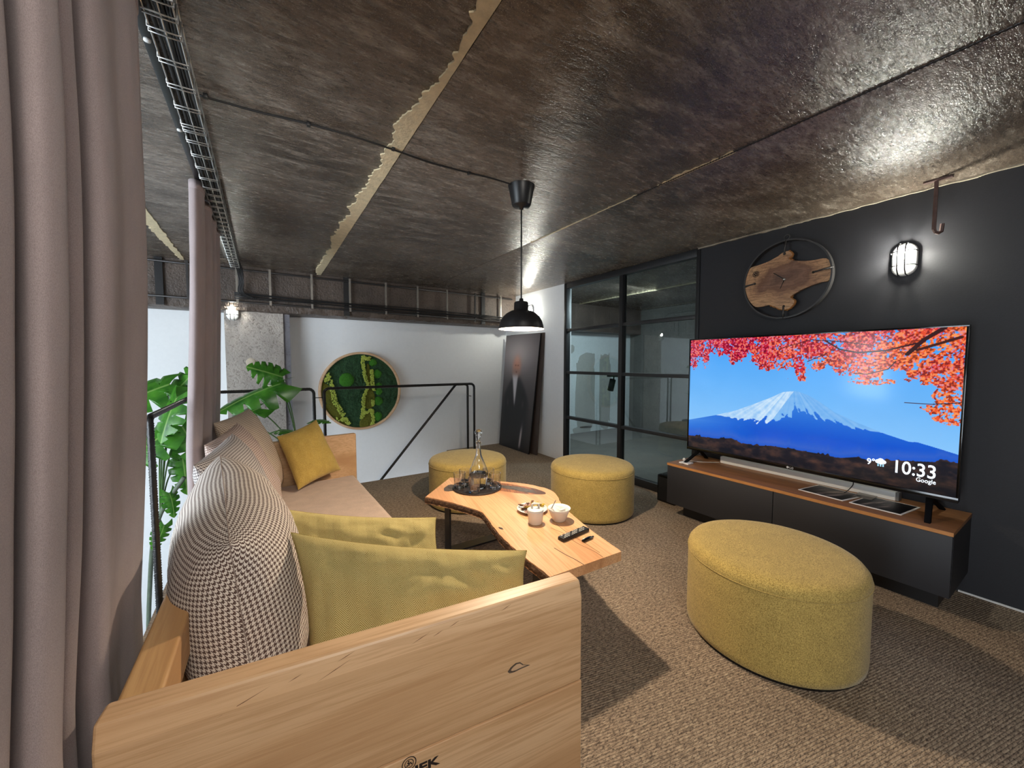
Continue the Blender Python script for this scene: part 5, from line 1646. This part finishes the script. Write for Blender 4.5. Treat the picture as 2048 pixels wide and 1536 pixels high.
rm = thing('remote_control', (1.405, 1.545, TZ), 'black television remote control on the coffee table', 'remote')
rd = Vector((0.985, 0.12, 0)).normalized(); rn = Vector((-rd.y, rd.x, 0))
c0 = Vector((1.302, 1.518, TZ + 0.001))
MB().hexa([c0, c0 + rd * 0.215, c0 + rd * 0.215 + rn * 0.044, c0 + rn * 0.044] + [p + Vector((0, 0, 0.019)) for p in (c0 + rd * 0.003, c0 + rd * 0.212, c0 + rd * 0.212 + rn * 0.044, c0 + rd * 0.003 + rn * 0.044)]).build('body', M['black_plastic'], rm, bevel=0.005)
m_btn = plain('pale_button', srgb(190, 188, 182), 0.5); m_btn2 = plain('dark_button', srgb(60, 60, 62), 0.5)
bt = None
for i in range(12):
    for j in range(3):
        p = c0 + rd * (0.022 + 0.0150 * i) + rn * (0.010 + 0.012 * j) + Vector((0, 0, 0.019))
        mm = m_btn if (i * 3 + j) % 4 != 1 else m_btn2
        MB().hexa([p + rd * a + rn * b + Vector((0, 0, h)) for h in (0, 0.0016) for a, b in ((-0.0042, -0.0034), (0.0042, -0.0034), (0.0042, 0.0034), (-0.0042, 0.0034))]).build('button', mm, rm)
kf = thing('black_pen_drive', (1.437, 1.47, TZ), 'small black pocket gadget lying beside the remote control', 'gadget')
k0 = Vector((1.392, 1.458, TZ + 0.0005))
MB().hexa([k0, k0 + rd * 0.075, k0 + rd * 0.075 + rn * 0.019, k0 + rn * 0.019] + [p + Vector((0, 0, 0.011)) for p in (k0, k0 + rd * 0.075, k0 + rd * 0.075 + rn * 0.019, k0 + rn * 0.019)]).build('body', M['gloss_black'], kf, bevel=0.004)
MB().tube([k0 + rd * 0.074 + rn * 0.009 + Vector((0, 0, 0.006)), k0 + rd * 0.088 + rn * 0.009 + Vector((0, 0, 0.006))], 0.0045, 10).build('cap', M['dark_steel'], kf)
MB().tube([k0 + rd * 0.008 + rn * 0.016 + Vector((0, 0, 0.0115)), k0 + rd * 0.055 + rn * 0.016 + Vector((0, 0, 0.0125))], 0.0018, 6).build('clip', M['galv'], kf)


# ================================================================== OTTOMANS
def ottoman(h):
    t = thing('ottoman', (0, 0, 0), 'x', 'ottoman', 'round mustard ottomans')
    r = 0.388
    MB().lathe((0, 0, 0), [(0.0, 0.006), (r - 0.016, 0.006), (r - 0.010, 0.0), (r - 0.022, 0.0)][::-1] if False else [(0.0, 0.0), (r - 0.014, 0.0), (r - 0.012, 0.012)], 72).build('base', M['black_plastic'], t)
    MB().lathe((0, 0, 0), [(r - 0.014, 0.010), (r - 0.002, 0.020), (r, 0.05), (r, 0.2), (r, h - 0.075), (r - 0.001, h - 0.060)], 96).build('side_cover', M['mustard'], t)
    MB().lathe((0, 0, 0), [(r - 0.001, h - 0.060), (r, h - 0.052), (r - 0.004, h - 0.032), (r - 0.018, h - 0.014), (r - 0.045, h - 0.004), (r - 0.09, h), (0.2, h + 0.004), (0.0, h + 0.006)], 96).build('top_cushion', M['mustard'], t)
    MB().tube([((r + 0.0005) * math.cos(a), (r + 0.0005) * math.sin(a), h - 0.058) for a in np.linspace(0, 2 * math.pi, 97)[:-1]], 0.0026, 5, closed=True).build('piping', M['mustard'], t)
    return t


ot = ottoman(0.455)
ot.location = (2.173, 0.903, 0); ot['label'] = 'mustard ottoman in the right foreground in front of the cabinet'
o2 = copy_tree(ot); o2.location = (2.598, 2.627, 0); o2['label'] = 'mustard ottoman between the coffee table and the glass partition'
o3 = copy_tree(ot); o3.location = (1.71, 3.48, 0); o3['label'] = 'mustard ottoman behind the decanter near the railing'


# ================================================================== MONSTERA
def leaf_mesh(mb, base, d, up, L, W, fold=0.25, droop=0.25, slits=6, seed=0):
    """split monstera leaf: separate lobes joined along the midrib"""
    d = Vector(d).normalized(); up = Vector(up)
    up = (up - d * up.dot(d)).normalized(); side = d.cross(up)
    rr = random.Random(seed)

    def P(s, t):
        # s along 0..1, t sideways -1..1
        x = s * L
        y = t * W
        zz = -droop * L * s * s - fold * abs(t) * W * abs(t)
        return Vector(base) + d * x + side * y + up * zz

    def width(s):
        return max(0.0, (math.sin(math.pi * min(1, (s + 0.12) / 1.12)) ** 0.6)) * (1 - 0.35 * s)
    NS = 30
    for sg in (-1, 1):
        v, uv, f = [], [], []
        for i in range(NS + 1):
            s = i / NS
            w = width(s)
            ph = (s * slits + 0.15 * sg + rr.uniform(-0.02, 0.02)) % 1.0
            cut = 0.42 if (ph < 0.30 and 0.12 < s < 0.93) else 1.0
            heart = -0.16 * (1 - s) ** 3
            for j in range(6):
                q = j / 5
                t = q * w * cut
                ss = s + heart * q * 1.2 - 0.10 * q * q + 0.14 * q * s
                v.append(P(ss, sg * t)); uv.append((0.5 + sg * t * 0.5, s))
        for i in range(NS):
            for j in range(5):
                a = i * 6 + j
                q = (a, a + 1, a + 7, a + 6)
                f.append(q if sg > 0 else q[::-1])
        mb.add(v, f, uv, smooth=True)


def plant(name, base, label, leaves, pot, stem_r=0.007, trunk=None):
    t = thing(name, base, label, 'plant')
    bx, by, bz_ = base
    if pot:
        pr, ph = pot
        MB().lathe(base, [(0.0, 0.0), (pr * 0.78, 0.0), (pr, ph), (pr * 0.93, ph), (pr * 0.88, ph - 0.04), (0.0, ph - 0.04)], 40).build('pot', M['pot'], t)
        MB().lathe(base, [(pr * 0.9, ph - 0.035), (0.0, ph - 0.025)], 24).build('soil', M['bark'], t)
    if trunk:
        MB().tube(catmull(trunk, 8, closed=False), 0.017, 10).build('trunk', M['trunk_stem'], t)
    for i, (root, b, d, up, L, W, fold, droop) in enumerate(leaves):
        mb = MB()
        leaf_mesh(mb, b, d, up, L, W, fold, droop, 5 + i % 2, i + 3)
        lo = mb.build('leaf', M['leaf'], t)
        r0, b0 = Vector(root), Vector(b)
        mid = (r0 + b0) / 2 + Vector((0.0, 0.0, 0.06)) + (Vector((b0.x - r0.x, b0.y - r0.y, 0)) * -0.12)
        MB().tube(catmull([r0, mid, b0], 8, closed=False), stem_r * 0.8, 6).build('stalk', M['stem'], lo)
    return t


B1_ = (0.30, 4.30, 0.0)
rt1 = (0.28, 4.30, 0.30)
plant('monstera_plant', B1_, 'monstera plant behind the far cushions in front of the concrete column', [
    (rt1, (0.13, 4.26, 1.20), (-0.9, -0.05, -0.30), (0.25, -0.5, 0.85), 0.52, 0.20, 0.9, 0.18),
    (rt1, (0.15, 4.36, 1.26), (-0.6, -0.25, 0.25), (-0.5, -0.75, 0.5), 0.30, 0.17, 0.5, 0.10),
    (rt1, (-0.05, 4.20, 0.98), (-0.9, -0.3, -0.3), (0.1, -0.4, 0.9), 0.34, 0.15, 0.4, 0.3),
    (rt1, (0.10, 4.12, 0.78), (0.5, -0.55, 0.05), (0, -0.2, 1.0), 0.22, 0.09, 0.3, 0.3),
    (rt1, (0.16, 4.05, 0.70), (0.6, -0.4, 0.0), (0, 0.2, 1.0), 0.22, 0.10, 0.3, 0.3),
    (rt1, (0.40, 4.30, 0.82), (0.4, -0.4, 0.1), (0, -0.3, 1.0), 0.18, 0.08, 0.3, 0.3),
    (rt1, (-0.15, 4.28, 0.86), (-0.8, 0.2, -0.2), (0.1, -0.4, 0.9), 0.30, 0.13, 0.4, 0.3),
], (0.15, 0.30))
B2_ = (-0.95, 4.85, ZL)
tk_ = [(-0.95, 4.85, ZL + 0.3), (-1.0, 4.8, -1.6), (-0.93, 4.65, -0.6), (-0.80, 4.35, 0.05), (-0.60, 4.25, 0.42)]
q1 = (-0.92, 4.62, -0.45); q2 = (-0.78, 4.33, 0.10)
plant('monstera_plant', B2_, 'tall monstera climbing from the lower floor beyond the railing', [
    (q2, (-0.66, 4.22, 1.22), (-0.75, -0.25, -0.30), (-0.2, -0.75, 0.6), 0.42, 0.19, 0.4, 0.2),
    (q2, (-0.60, 4.30, 1.20), (0.35, -0.1, 0.45), (-0.1, -0.8, 0.6), 0.30, 0.15, 0.4, 0.1),
    (q2, (-0.60, 4.10, 1.12), (-0.3, -0.2, -0.75), (-0.5, -0.7, 0.3), 0.36, 0.15, 0.4, 0.15),
    (q2, (-0.72, 4.15, 0.80), (-0.75, -0.1, -0.55), (-0.3, -0.8, 0.5), 0.42, 0.20, 0.4, 0.2),
    (q2, (-0.60, 4.25, 0.86), (0.3, -0.2, -0.6), (0.2, -0.8, 0.5), 0.36, 0.16, 0.4, 0.2),
    (q2, (-0.62, 4.35, 0.58), (0.1, -0.2, -0.8), (0.2, -0.85, 0.4), 0.32, 0.12, 0.4, 0.2),
    (q2, (-0.70, 4.25, 0.30), (0.2, -0.2, -0.7), (0.5, -0.8, 0.4), 0.20, 0.08, 0.4, 0.3),
    (q1, (-0.76, 4.35, 0.00), (-0.2, -0.2, -0.7), (0.5, -0.8, 0.4), 0.20, 0.08, 0.4, 0.3),
], (0.20, 0.36), trunk=tk_)
